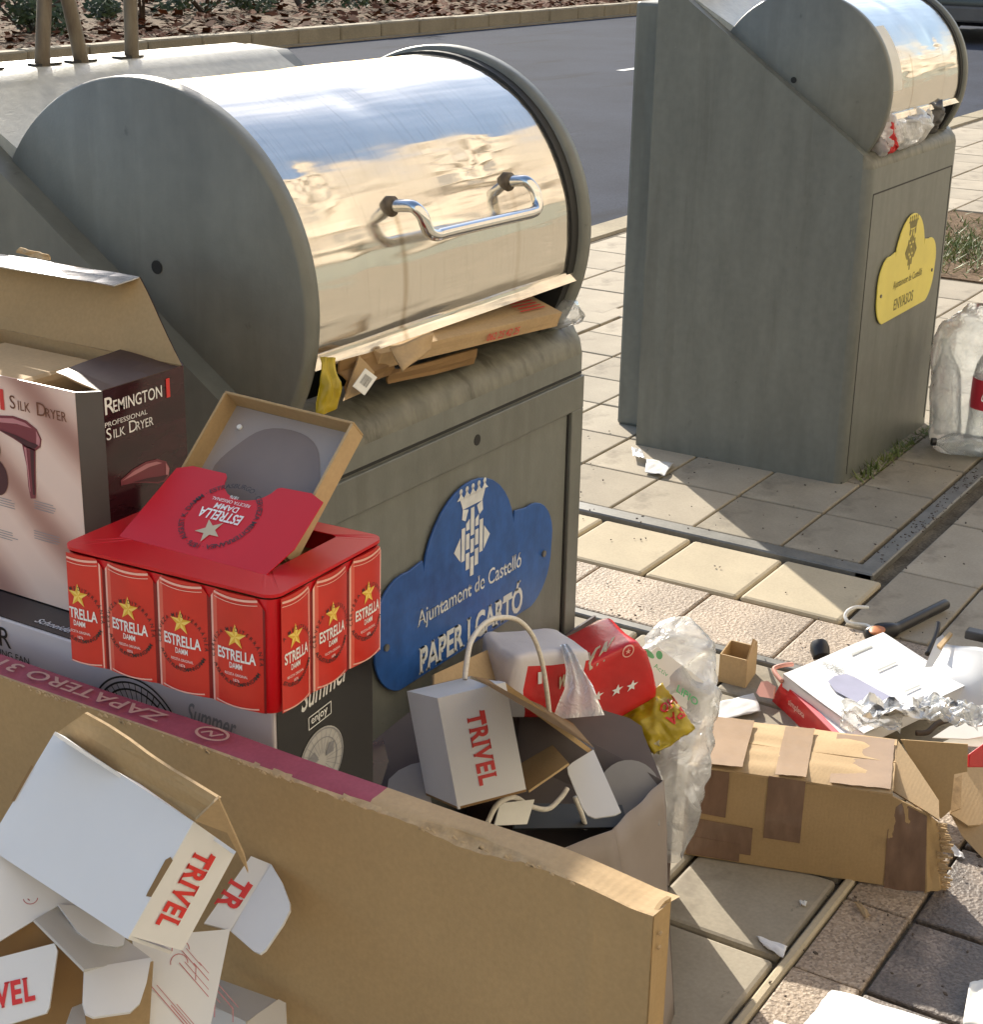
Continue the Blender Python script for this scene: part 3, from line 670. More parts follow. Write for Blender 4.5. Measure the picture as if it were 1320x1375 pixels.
def make_bin(loc, lab, sign, sign_dz, ink, word, steel_handle, recess):
    t = thing('waste_container', lab, 'waste container', loc, 'recycling containers on the pavement'); o = Vector(loc); m = MB()
    W = BW; RR = .028
    full = [(0, 0), (0, .945), (.006, .966), (.028, .984), (.06, 1.0088), (.60, 1.3788), (.615, 1.388), (.70, 1.392), (.70, 0)]
    trou = [(0, 0), (0, .945), (.006, .966), (.028, .984), (.075, .995), (.100, .990), (.112, .975), (.112, .80), (.45, .80), (.45, 1.300), (.595, 1.380), (.612, 1.392), (.70, 1.396), (.70, 0)]
    def ring(pr, x):
        d = min(x, W - x); sh = RR - math.sqrt(max(0, RR * RR - (RR - d) ** 2)) if d < RR else 0
        return [o + V(x, y + (sh * max(0, 1 - y / .03) if y < .03 else 0), z) for y, z in pr]
    def loft(pr, xs, split=False):
        rs = [ring(pr, x) for x in xs]; b = len(m.v)
        for r_ in rs: m.v += r_
        n = len(pr)
        for i in range(len(xs) - 1):
            for k in range(n - 1):
                m.f.append([b + i * n + k, b + (i + 1) * n + k, b + (i + 1) * n + k + 1, b + i * n + k + 1])
                y0 = pr[k][0]; z1 = pr[k + 1][1]
                m.m.append(2 if (split and z1 > 1.29 and pr[k][1] > 1.29) else (1 if (pr[k][1] >= .94 and z1 < 1.0) else 0))
    e = [0, .003, .009, .017, .028, .040]
    loft(full, e); loft(full, [W - q for q in e[::-1]]); loft(trou, [.040, .2, .4, .6, W - .040], True)
    m.poly(ring(full, 0)[::-1]); m.poly(ring(full, W)); m.poly(ring(full, .040)); m.poly(ring(full, W - .040)[::-1])
    for x in (.0405, W - .0405): m.poly([o + V(x, y, z) for y, z in ((.45, 1.270), (.45, 1.300), (.595, 1.380), (.612, 1.392), (.70, 1.396), (.70, 1.385), (.60, 1.370))], 2)
    body = m.build('body', ['paint', 'paint_dirty', 'hood'], t, auto=35)
    MB().obox(o + V(.17, .702, 0), (.46, 0, 0), (0, .16, 0), (0, 0, 1.36)).build('rear_housing', 'paint', t, bevel=.012)
    # foot strip and side discs
    MB().obox(o + V(.01, .004, -.004), (W - .02, 0, 0), (0, .69, 0), (0, 0, .012)).build('foot', 'seal_gap', t)
    for x0, x1 in ((.036, .068), (.733, .763)):
        n = 96; mb = MB(); rs = []
        for x, r in ((x0, DR - .004), (x0 + .004, DR), (x1 - .004, DR), (x1, DR - .004)):
            rs.append([o + V(x, YC + r * math.cos(2 * math.pi * k / n), ZC + r * math.sin(2 * math.pi * k / n)) for k in range(n)])
        mb.rings(rs); d = mb.build('side_disc', 'paint', t, auto=50)
        if x0 < .1:
            hp = at_x(211, 359, x0) if recess else at_x(1066, 108, o.x + x0); hp.x -= .0012
            MB().tube([hp + V(.003, 0, 0), hp], .009, 14).build('bolt_hole', 'seal_gap', d)
    n = 80; mb = MB(); mb.rings([[o + V(x, YC + .264 * math.cos(2 * math.pi * k / n), ZC + .264 * math.sin(2 * math.pi * k / n)) for k in range(n)] for x in (.712, .7325)]); mb.build('lid_seal', 'seal_gap', t, auto=40)
    # steel lid
    mb = MB(); na, nx = 70, 36; a0, a1 = R(-13), R(120); P = []; rl = .2595
    for i in range(na + 1):
        a = a0 + (a1 - a0) * i / na
        for j in range(nx + 1):
            x = .069 + (.711 - .069) * j / nx
            q = V(x * 2.2 + loc[0], math.cos(a) * 1.6, math.sin(a) * 1.6)
            r = rl + .0011 * mn.noise(q * 2.0) + .0009 * mn.noise(q * 4.5)
            for dx_, da, s_, h in ((.12, 36, .022, -.003), (.33, 62, .03, -.0025), (.50, 33, .03, -.002), (.2, 5, .03, -.0025)):
                r += h * math.exp(-(((x - dx_) / s_) ** 2 + (math.degrees(a) - da) ** 2 / 40))
            P.append(o + V(x, YC - r * math.cos(a), ZC + r * math.sin(a)))
    mb.add(P, [(i * (nx + 1) + j, (i + 1) * (nx + 1) + j, (i + 1) * (nx + 1) + j + 1, i * (nx + 1) + j + 1)[::-1] for i in range(na) for j in range(nx)])
    lid = mb.build('lid', 'steel', t, smooth=True)
    def cyl(x, deg, r=rl): return o + V(x, YC - r * math.cos(R(deg)), ZC + r * math.sin(R(deg)))
    mb = MB()
    pr = [(rl - .002, -13), (rl + .003, -12.6), (rl + .005, -13.4), (rl + .012, -15.6), (rl + .011, -15.9), (rl - .002, -14)]
    mb.rings([[cyl(x, d, r) for r, d in pr] for x in (.066, .30, .55, .765)]); mb.build('lip', 'steel', lid, recalc=True)
    if steel_handle: 
        mb = MB(); path = []
        A = cyl(.263, 24.2, rl - .004); B = cyl(.557, 23.4, rl - .004)
        for A_, sg in ((A, 1),):
            path += [A, A + V(0, -.030, .004), A + V(.0, -.043, .003), A + V(.004, -.052, -.006), A + V(.008, -.056, -.020), A + V(.014, -.058, -.030), A + V(.030, -.059, -.036), A + V(.06, -.059, -.036)]
        path += [B + V(-.05, -.059, -.036), B + V(-.02, -.059, -.036), B + V(-.004, -.057, -.034), B + V(.004, -.054, -.024), B + V(.004, -.048, -.008), B + V(.001, -.038, .003), B + V(0, -.028, .004), B]
        sm = []
        for i in range(len(path) - 1):
            p0, p1, p2, p3 = path[max(i - 1, 0)], path[i], path[i + 1], path[min(i + 2, len(path) - 1)]
            for k in range(4):
                s = k / 4; sm.append(.5 * ((2 * p1) + (p2 - p0) * s + (2 * p0 - 5 * p1 + 4 * p2 - p3) * s * s + (3 * p1 - p0 - 3 * p2 + p3) * s ** 3))
        sm.append(path[-1]); mb.tube(sm, .0085, 12); hd = mb.build('handle', 'chrome', lid, smooth=True)
        for q in (A, B):
            c = q + V(0, -.002, 0); MB().tube([c + V(0, .008, 0), c + V(0, -.008, .001)], .0135, 14).build('handle_collar', 'rust', hd, smooth=True)
    # door on the front
    mb = MB(); z1 = .914 if recess else .872; x0, x1 = .03, (.777 if recess else .757)
    fr = [(x0, z1), (x1, z1)]
    mb.obox(o + V(x0, -.0012, z1 - .002), (x1 - x0, 0, 0), (0, .004, 0), (0, 0, .004))
    if not recess: mb.obox(o + V(x0, -.0012, .03), (.0035, 0, 0), (0, .004, 0), (0, 0, z1 - .03)); mb.obox(o + V(x1, -.0012, .03), (.0035, 0, 0), (0, .004, 0), (0, 0, z1 - .03))
    mb.build('door_seam', 'seal_gap', t)  # black strip stands in for the shade of the open door gap
    if recess:
        mb = MB(); th = .007; zz = z1 - .004
        mb.obox(o + V(x0, -th, .855), (x1 - x0, 0, 0), (0, th, 0), (0, 0, zz - .855))
        mb.obox(o + V(.740, -th, .05), (x1 - .740, 0, 0), (0, th, 0), (0, 0, .855 - .05)); mb.obox(o + V(x0, -th, .05), (.045, 0, 0), (0, th, 0), (0, 0, .855 - .05))
        mb.obox(o + V(x0 + .045, -th, .05), (.740 - x0 - .045, 0, 0), (0, th, 0), (0, 0, .05))
        dr = mb.build('door_frame', 'paint', t, bevel=.0012, bseg=1)
        MB().tube([o + V(.451, -.004, .869 + .014), o + V(.451, -.0078, .869 + .014)], .0085, 16).build('keyhole', 'seal_gap', dr)
        MB().obox(o + V(.735, -.0016, .06), (.004, 0, 0), (0, .002, 0), (0, 0, .79)).build('frame_gap', 'seal_gap', dr)  # dark strip drawn as the shade inside the frame gap
    # plaque
    kx, kz, cx0, cz0 = (1, 1, .437, .687) if recess else (1.08, 1.14, .402, .614)
    def tf(x, z): return cx0 + (x - .437) * kx, cz0 + (z - .687) * kz
    mb = MB().prism([o + V(tf(x, z)[0], -.0035, tf(x, z)[1]) for x, z in cloud(0)], V(0, -.004, 0)); pl = mb.build('plaque', sign, t, recalc=True, bevel=.0008, bseg=1)
    q0 = tf(0, 0); F = Face(o + V(q0[0], -.0075, q0[1]), (kx, 0, 0), (0, 0, kz), off=.0006); mb = MB()
    crest(F, mb, .440, .672, .145); mb.build('crest', ink, pl)
    mb = MB(); F.text(mb, 'Ajuntament de Castelló', .296 if recess else .315, .637, .026 if recess else .020, width=.292 if recess else .25, bold=.004, serif=.03); mb.build('lettering', ink, pl)
    mb = MB(); F.text(mb, word, .300 if recess else .335, .560 if recess else .575, .041 if recess else .030, width=.295 if recess else .17, bold=.030 if recess else .012, serif=.045); mb.build('lettering', ink, pl)
    for x in (.216, .658): xx, zz = tf(x, .635); MB().tube([o + V(xx, -.006, zz), o + V(xx, -.0105, zz)], .0055, 12).build('screw', 'steelband', pl)
    # lifting rods and slots on top
    for x, lean, bend in ((.150, 0, 0), (.262, .012, .02), (.335, -.05, .03), (.436, .035, -.012)):
        b = o + V(x, .640, 1.372); p = [b + V(0, 0, .6 * s) + V(lean * math.sin(s * 3.0) + .01 * math.sin(s * 7 + x * 20), .01 * s, 0) for s in [i / 12 for i in range(13)]]
        MB().tube(p, [.011 if i else .012 for i in range(13)], 12).build('lifting_rod', 'rust', t, smooth=True)
        MB().obox(o + V(x - .024, .632, 1.3935), (.05, 0, 0), (0, .020, 0), (0, 0, .0035)).build('slot', 'seal_gap', t)
    return t, cyl
bin1, cyl1 = make_bin((0, 0, 0), 'grey paper container with blue plaque and large steel drum lid, nearest the viewer', 'blue', 0, 'sign_white', 'PAPER I CARTÓ', True, True)
bin2, cyl2 = make_bin((3.0546, .3319, 0), 'grey packaging container with yellow plaque, standing farther right', 'yellow', -.075, 'sign_dark', 'ENVASOS', False, False)
# blank white sticker on the far lid
mb = MB(); n = 10
for i in range(n): mb.poly([cyl2(x, 2 + 42 * k / n, .2625) for x, k in ((.072, i), (.165, i), (.165, i + 1), (.072, i + 1))])
o = mb.build('sticker', 'offwhite', bin2)

# ================================================================== LITTER IN THE MOUTHS
def card_box(name, lab, cat, o, a, b, c, mats, th=.003, wobble=.0015, group=None, faces='all'):
    """closed carton as six slightly uneven panels; a,b,c edge vectors"""
    o, a, b, c = map(Vector, (o, a, b, c)); t = thing(name, lab, cat, o, group); s = random.random() * 9
    def pn(nm, q, m=None): return MB().patch(q, 5, 5, th, wob(wobble, 2, 2, s)).build(nm, m or mats, t)
    pn('top_panel', [o + c, o + c + a, o + c + a + b, o + c + b]); pn('bottom_panel', [o + b, o + a + b, o + a, o])
    pn('front_panel', [o, o + a, o + a + c, o + c]); pn('back_panel', [o + a + b, o + b, o + b + c, o + a + b + c])
    pn('side_panel', [o + b, o, o + c, o + b + c]); pn('side_panel', [o + a, o + a + b, o + a + b + c, o + a + c])
    return t
E_ = at_y(770, 398, -.055); S_ = at_y(515, 478, -.055)
ux = (at_y(745, 432, -.05) - at_y(560, 478, -.05)).normalized()
o = at_y(505, 497, -.012); L_ = (at_y(748, 438, -.012) - o).length; ux = (at_y(748, 438, -.012) - o).normalized()
uy = V(0, .95, .30).normalized(); uz = ux.cross(uy).normalized()
mbx = card_box('kraft_carton', 'flat brown carton with red stamp jammed under the near steel lip', 'carton', o, ux * L_, uy * .20, uz * .024, ['kraft_light'])
F = Face(o, ux, uz, off=.0035); mb = MB(); F.text(mb, '062 25 42 25', L_ * .55, .006, .012, bold=.012); mb.build('lettering', 'red_ink', mbx)
F2 = Face(o + uz * .024, ux, uy, off=.0035); mb = MB(); F2.text(mb, 'PH-0921', L_ * .22, .030, .010); mb.build('lettering', 'brown_ink', mbx)
mb = MB()
for i in range(7): F2.line(mb, [(L_ * (.80 + .012 * (i % 2)), .02 + i * .008), (L_ * .95, .02 + i * .008)], .003)
mb.build('stamp', 'red_ink', mbx)
t_ = MB().patch([at_y(523, 468, -.030), at_y(582, 448, -.052), at_y(578, 470, -.055), at_y(540, 500, -.062)], 6, 6, .0025, wob(.006, 2, 2, 3)).build('carton_flap', ['kraft_light'], None, smooth=True)
tag(t_, 'torn pale carton flap hanging below the near steel lip', 'carton flap')
t_ = MB().patch([at_y(452, 486, -.015), at_y(525, 466, .0), at_y(532, 500, -.01), at_y(470, 525, -.03)], 6, 6, .003, wob(.012, 2, 3, 5), mi=0).build('carton_scrap', ['kraft_dark'], None)
tag(t_, 'dark brown folded carton scrap in the mouth left of the torn flap', 'carton scrap')
t_ = MB().patch([at_y(520, 500, -.01), at_y(640, 468, .01), at_y(635, 488, .02), at_y(520, 515, -.005)], 6, 4, .003, wob(.004, 2, 2, 1)).build('carton_scrap', ['kraft_dark'], None)
tag(t_, 'dark carton wedged beneath the flat brown carton in the mouth', 'carton scrap')
mb = MB().patch([at_y(428, 560, -.035), at_y(457, 548, -.045), at_y(452, 480, -.03), at_y(433, 478, -.02)], 8, 8, .002, wob(.016, 3, 3, 8)); t_ = mb.build('paper_scrap', ['yellow_film'], None, smooth=True)
tag(t_, 'crumpled yellow paper poking out beside the near side disc', 'paper scrap')
t_ = thing('carton_offcut', 'brown offcut with a white barcode label in the near mouth', 'carton offcut', at_y(480, 530, -.04))
c = [at_y(462, 538, -.050), at_y(492, 525, -.045), at_y(502, 500, -.035), at_y(482, 478, -.02)]
MB().patch(c, 5, 5, .003, wob(.004, 2, 2, 4)).build('panel', 'kraft', t_)
A_ = at_y(473, 519, -.056); B_ = at_y(489, 531, -.060); D_ = at_y(490, 495, -.050); F = Face(A_, (B_ - A_), (D_ - A_), off=.001)
lb = MB(); lb.prism([F.p(0, 0), F.p(1, 0), F.p(1, 1), F.p(0, 1)], -F.n * .001); lbo = lb.build('label', 'offwhite', t_)
mb = MB(); 
for i in range(12): F.poly(mb, [(.2 + i * .05, .3), (.2 + i * .05 + random.choice((.012, .025)), .3), (.2 + i * .05 + .02, .8), (.2 + i * .05, .8)], o=.0005)
mb.build('barcode', 'black_ink', lbo)
vs_, fs_ = ico(at_y(775, 425, -.01) + V(0, .03, 0), (.035, .035, .022), 3); t_ = MB().add(crumple(vs_, .012, 40, 2), fs_).build('plastic_film', 'film_clear', None, smooth=True)
tag(t_, 'scrap of clear film on the right shoulder of the near container', 'plastic film')
# far container mouth
O2 = V(3.0546, .3319, 0)
for i, (x, y, z, r, m, nm, lab, cat, sd_) in enumerate([
    (.30, .03, 1.035, (.20, .07, .055), 'film_white', 'rubbish_bag', 'white rubbish bag bulging from the far container mouth', 'bag', 3),
    (.50, .04, 1.045, (.16, .06, .055), 'black_plastic', 'rubbish_bag', 'black rubbish bag stuffed in the far container mouth', 'bag', 6),
    (.12, .02, 1.03, (.045, .05, .06), 'film_white', 'wrapper', 'white and clear wrapper by the far side disc', 'wrapper', 1),
    (.105, -.012, 1.025, (.026, .014, .036), 'red_film', 'wrapper', 'small red wrapper sticking out of the far container mouth', 'wrapper', 8)]):
    vs_, fs_ = ico(O2 + V(x, y, z), r, 4); t_ = MB().add(crumple(vs_, .022, 22, sd_ * 3.1), fs_).build(nm, m, None, smooth=True); tag(t_, lab, cat)
#__PART3__
# ================================================================== PILE LEFT OF THE NEAR CONTAINER
def flap(mb, pts, th=.003, mi=0, mi2=1, mir=0):
    """flat cardboard polygon, front toward the viewer"""
    p = [Vector(q) for q in pts]; n = Vector((0, 0, 0))
    for i in range(len(p)): n += p[i].cross(p[(i + 1) % len(p)])
    n.normalize(); c = sum(p, Vector()) / len(p)
    if n.dot(CAM - c) < 0: p = p[::-1]; n = -n
    if max(abs((q - c).dot(n)) for q in p) > .0008:      # flatten a slightly twisted outline onto one plane
        p = [CAM + (q - CAM) * (n.dot(c - CAM) / n.dot(q - CAM)) for q in p]
    mb.prism([q - n * th for q in p], n * th, mi, mi2, mir); LASTP[:] = [n, n.dot(c)]; return n
LASTP = [None, 0]
def onp(u, v): return at_p(u, v, LASTP[0], LASTP[1])
# ---- tall fan carton
FX0, FX1, FY0, FY1, FZ = -.372, -.205, -.290, .34, .868
t = thing('fan_carton', 'tall white and black fan carton standing under the red beer pack', 'carton', ((FX0 + FX1) / 2, 0, 0))
fb = MB().box((FX0, FY0, 0), (FX1, FY1, FZ)).build('carton_body', ['fanwhite'], t, bevel=.003)
F = Face((FX0, FY1, 0), (0, -1, 0), (0, 0, 1), off=.0009)       # long white face, x runs to the right
def fu(u, v): p = at_x(u, v, FX0); return FY1 - p.y, p.z
mb = MB(); x, z = fu(16, 871); F.text(mb, 'AIR', x, z, .024, bold=.004, align='R'); x, z = fu(41, 893); F.text(mb, 'STANDING FAN', x, z, .0085, bold=.004, align='R'); mb.build('lettering', 'black_ink', fb)
mb = MB(); cx, cz = fu(185, 985)
for r in (.066, .060, .052): F.ring(mb, cx, cz, r, .0022, n=60)
for i in range(40): a = i * math.pi / 20; F.line(mb, [(cx + .018 * math.cos(a), cz + .018 * math.sin(a)), (cx + .060 * math.cos(a + .3), cz + .060 * math.sin(a + .3))], .0011)
mb.build('fan_picture', 'black_ink', fb)
mb = MB(); x, z = fu(250, 968); F.text(mb, 'Summer', x, z, .024, width=.066, shear=.25, bold=.012); F.line(mb, [(x + .005, z - .008), (x + .03, z - .004), (x + .055, z - .010), (x + .068, z - .006)], .0025); mb.build('lettering', 'grey_ink', fb)
bt = MB().box((FX0 + .001, FY0 + .001, FZ + .0003), (FX1 - .001, FY1 - .001, FZ + .0012)).build('top_print', 'fanblack', t)
mb = MB(); FT = Face((FX0, FY1, FZ + .0012), (0, -1, 0), (1, 0, 0), off=.0006); p = at_z(45, 836, FZ); FT.text(mb, 'Schneider', FY1 - p.y, p.x - FX0, .010, shear=.3, bold=.01); mb.build('lettering', 'white_ink', bt)
bs = MB().box((FX0 + .004, FY0 - .0012, .01), (FX1, FY0 - .0002, FZ - .002)).build('side_print', 'fanblack', t)
FS = Face((FX0, FY0 - .0012, 0), (1, 0, 0), (0, 0, 1), off=.0007)
def fs(u, v): p = at_y(u, v, FY0); return p.x - FX0, p.z
mb = MB(); x, z = fs(402, 957); FS.text(mb, 'Summer', x, z, .026, width=.080, shear=.3, bold=.014, rot=.10); x, z = fs(416, 972); FS.text(mb, 'enjoy', x, z, .009, bold=.012, rot=.1)
FS.line(mb, [(x - .004, z - .005), (x + .034, z - .001), (x + .034, z + .013), (x - .004, z + .009), (x - .004, z - .005)], .0012); mb.build('lettering', 'white_ink', bs)
mb = MB(); cx, cz = fs(430, 1020); FS.ell(mb, cx, cz, .038, .038, 40); fo = mb.build('fan_picture', 'grey_carton', bs)
mb = MB(); FS.ring(mb, cx, cz, .036, .0015, o=.0006); FS.ring(mb, cx, cz, .026, .001, o=.0006)
for i in range(3):
    a = i * 2.09 + .5; mb.poly([FS.p(cx + r * math.cos(a + q), cz + r * math.sin(a + q), .0006) for r, q in ((.006, 0), (.020, -.35), (.026, .1), (.020, .45))])
for i in range(24): a = i * math.pi / 12; FS.line(mb, [(cx + .008 * math.cos(a), cz + .008 * math.sin(a)), (cx + .035 * math.cos(a), cz + .035 * math.sin(a))], .0005, o=.0006)
mb.build('fan_drawing', 'grey_ink', fo)

# ---- hair dryer carton
t = thing('hair_dryer_carton', 'open hair dryer carton with pink satin front and dark red side', 'carton', (-.25, .15, FZ + .0025))
X0, X1, Y0, Y1, Z0, Z1 = -.320, -.172, -.006, .30, FZ + .0025, 1.132; CH = .020; th = .0022
MB().box((X0, Y0 + CH, Z0), (X0 + th, Y1, Z1)).build('front_panel', ['satin'], t)
pf = [o_ for o_ in t.children if o_.name.startswith('front_panel')][0]
MB().prism([(X0, Y0 + CH - .0005, Z0), (X0 + CH, Y0 - .0005, Z0), (X0 + CH, Y0 - .0005, Z1), (X0, Y0 + CH - .0005, Z1)], V(.0015, .0015, 0)).build('corner_strip', 'darkstrip', t, recalc=True)
ps = MB().box((X0 + CH, Y0, Z0), (X1, Y0 + th, Z1)).build('side_panel', 'darkbox', t)
MB().box((X1 - th, Y0 + th, Z0), (X1, Y1, Z1)).build('back_panel', 'kraft', t); MB().box((X0 + th, Y1 - th, Z0), (X1 - th, Y1, Z1)).build('side_panel', 'kraft', t)
MB().box((X0 + th, Y0 + th, Z0 + .0005), (X1 - th, Y1 - th, Z0 + .003)).build('base_panel', 'kraft', t)
# raised back flap with glossy tuck edge
A, B, Cc, D = V(X1, Y0, Z1), at_x(187, 372, X1 + .03), at_x(-30, 336, X1 + .03), V(X1, Y1, Z1)
lf = MB().patch([D, A, B, Cc], 6, 6, .002, wob(.004, 2, 2, 2), 0, 1, 1).build('lid_flap', ['kraft', 'darkbox'], t)
B2, C2 = B + V(-.032, .010, -.006), Cc + V(-.032, -.004, -.006)
MB().patch([B, Cc, C2, B2], 8, 3, .0015, wob(.002, 4, 1, 3), 0, 0, 0).build('tuck_flap', ['silver_print', 'darkbox'], lf)
MB().patch([at_x(20, 340, X1 - .002), at_x(66, 350, X1 - .004), at_x(64, 342, X1 - .004), at_x(24, 333, X1 - .002)], 6, 2, .002, wob(.004, 4, 2, 9)).build('torn_edge', 'kraft_edge', lf)
# dark dust flap folded in over the side panel
MB().patch([V(X0 + CH, Y0 + .002, Z1 - .001), V(X1, Y0 + .002, Z1 - .001), V(X1 - .012, Y0 + .085, Z1 + .008), V(X0 + .030, Y0 + .078, Z1 + .006)], 5, 5, .002, wob(.003, 2, 2, 4), 0, 1, 1).build('dust_flap', ['darkflap', 'kraft'], t)
q = at_x(0, 470, -.26)
MB().box((X0 + .012, .105, 1.03), (X1 - .02, .26, Z1 - .006)).build('inner_tray', 'kraft_light', t, bevel=.008)
F = Face((X0, Y1, Z0), (0, -1, 0), (0, 0, 1), off=.0007)
def rp(u, v): p = at_x(u, v, X0); return Y1 - p.y, p.z - Z0
mb = MB(); x, z = rp(13, 543); F.text(mb, 'S', x, z - .004, .0155); F.text(mb, 'ILK', x + .0125, z - .004, .0110, width=.0200); F.text(mb, 'D', x + .041, z - .005, .0155); F.text(mb, 'RYER', x + .0545, z - .005, .0110, width=.0330)
mb.build('lettering', 'brown_ink', pf)
mb = MB(); x, z = rp(1, 545); F.poly(mb, [(x, z - .004), (x + .0065, z - .004), (x + .0065, z + .020), (x, z + .020)]); mb.build('logo_bar', 'red_ink', pf)
def dryer(F, x, z, s, mb, hi, dk, handle=True):
    bd = [(-.98, .16), (-.60, .30), (-.20, .36), (.15, .33), (.42, .20), (.52, .02), (.48, -.14), (.34, -.24), (.12, -.22), (-.25, -.10), (-.65, .0), (-.98, .04)]
    F.poly(mb, [(x + a * s, z + b * s) for a, b in bd], 0)
    F.poly(mb, [(x + a * s, z + b * s) for a, b in [(-.95, .13), (-.60, .25), (-.20, .31), (.12, .28), (.30, .20), (-.10, .22), (-.55, .17)]], 1, .0004)
    F.poly(mb, [(x + a * s, z + b * s) for a, b in [(-.65, .02), (-.25, -.07), (.12, -.19), (.32, -.20), (.44, -.10), (.20, -.08), (-.2, -.01)]], 2, .0004)
    F.poly(mb, [(x + a * s, z + b * s) for a, b in [(.40, .18), (.50, .02), (.46, -.12), (.38, -.10), (.40, .05)]], 1, .0004)
    if handle:
        F.poly(mb, [(x + a * s, z + b * s) for a, b in [(-.02, -.16), (.34, -.22), (.30, -.60), (.27, -1.0), (.24, -1.22), (.10, -1.25), (.06, -1.0), (.06, -.60)]], 0)
        F.poly(mb, [(x + a * s, z + b * s) for a, b in [(.20, -.24), (.30, -.24), (.26, -.65), (.23, -1.15), (.18, -1.15), (.18, -.65)]], 2, .0004)
        F.poly(mb, [(x + a * s, z + b * s) for a, b in [(.04, -.22), (.10, -.22), (.11, -.65), (.12, -1.1), (.10, -1.1), (.08, -.65)]], 1, .0004)
MAT['dryer'] = pm('printed maroon dryer', (.20, .035, .05), .35, var=.1); MAT['dryer_hi'] = pm('printed dryer highlight', (.52, .22, .24), .35, var=.1); MAT['dryer_dk'] = pm('printed dryer shadow', (.06, .012, .02), .35, var=.1)
mb = MB(); x, z = rp(30, 585); dryer(F, x, z, .058, mb, 1, 2); mb.build('dryer_picture', ['dryer', 'dryer_hi', 'dryer_dk'], pf)
mb = MB(); x, z = rp(-4, 640); F.ell(mb, x, z, .018, .022); x, z = rp(-14, 600); F.ell(mb, x, z, .018, .016); mb.build('nozzle_picture', 'dryer_dk', pf)
mb = MB()
for u, v in ((46, 672), (46, 712), (-10, 665), (-10, 708)):
    x, z = rp(u, v)
    for i in range(4): F.line(mb, [(x, z - i * .003), (x + random.uniform(.030, .042), z - i * .003)], .0008)
mb.build('small_print', 'grey_ink', pf)
F = Face((X0, Y0, Z0), (1, 0, 0), (0, 0, 1), off=.0008)
def rs(u, v): p = at_y(u, v, Y0); return p.x - X0, p.z - Z0
mb = MB(); x, z = rs(139, 558); F.text(mb, 'R', x, z, .019, bold=.008); F.text(mb, 'EMINGTON', x + .0135, z, .0135, width=.078, bold=.008)
x, z = rs(140, 576); F.text(mb, 'PROFESSIONAL', x, z + .001, .0055, width=.066); x, z = rs(142, 592); F.text(mb, 'S', x, z, .0135); F.text(mb, 'ILK', x + .0105, z, .0100, width=.0185); F.text(mb, 'D', x + .034, z, .0135); F.text(mb, 'RYER', x + .0455, z, .0100, width=.028); mb.build('lettering', 'white_ink', ps)
mb = MB(); x, z = rs(223, 532); F.poly(mb, [(x, z - .002), (x + .006, z - .002), (x + .006, z + .020), (x, z + .020)]); mb.build('logo_bar', 'red_ink', ps)
mb = MB(); x, z = rs(205, 638); dryer(F, x, z, .052, mb, 1, 2, False); mb.build('dryer_picture', ['dryer', 'dryer_hi', 'dryer_dk'], ps)

# ---- red beer pack
PO = V(-.393, -.313, FZ + .0020)
yw, pt, rl_ = R(3.7), R(1.2), 0
MP = Matrix.Rotation(yw, 3, 'Z') @ Matrix.Rotation(pt, 3, 'Y')
EX, EY, EZ = MP @ V(1, 0, 0), MP @ V(0, 1, 0), MP @ V(0, 0, 1)
PW, PL, PH = .200, .265, .128
PO = PO + V(-.004, 0, .003)
t = thing('beer_pack', 'torn red twelve can beer pack with printed cans on the fan carton', 'beer pack', PO)
def pp(x, y, z): return PO + EX * x + EY * y + EZ * z
def rrect(x0, y0, x1, y1, r, n=5):
    P = []
    for cx, cy, a in ((x1 - r, y0 + r, -90), (x1 - r, y1 - r, 0), (x0 + r, y1 - r, 90), (x0 + r, y0 + r, 180)):
        for i in range(n + 1): q = R(a + 90 * i / n); P.append((cx + r * math.cos(q), cy + r * math.sin(q)))
    return P
rr = rrect(0, 0, PW, PL, .016)
mb = MB(); mb.rings([[pp(PW / 2 + (x - PW / 2) * s, PL / 2 + (y - PL / 2) * s, z) for x, y in rr] for z, s in ((0, .985), (.004, 1), (PH - .006, 1))], cap1=False)
pbody = mb.build('carton_body', 'estrella', t, auto=40)
# top sheet with a torn rectangular opening
hx0, hx1, hy0, hy1 = .050, .176, .042, .222
def topz(x, y): return PH - .002
out = [pp(PW / 2 + (x - PW / 2) * 1.012, PL / 2 + (y - PL / 2) * 1.012, PH) for x, y in rr]
inn = [pp(x, y, PH + random.uniform(-.0005, .0005)) for x, y in rrect(hx0, hy0, hx1, hy1, .006)]
mb = MB(); n = len(out)
for i in range(n):
    j = (i + 1) % n; mb.poly([out[i], out[j], inn[j], inn[i]]); mb.poly([out[j] - EZ * .0035, out[j], out[i], out[i] - EZ * .0035][::-1]); mb.poly([inn[i], inn[j], inn[j] - EZ * .0012, inn[i] - EZ * .0012])
top = mb.build('top_panel', 'estrella', t, recalc=True)
MB().poly([pp(x, y, PH - .03) for x, y in ((hx0 - .03, hy0 - .03), (hx1 + .02, hy0 - .03), (hx1 + .02, hy1 + .03), (hx0 - .03, hy1 + .03))]).build('inner_shadow_board', 'kraft_dark', t)
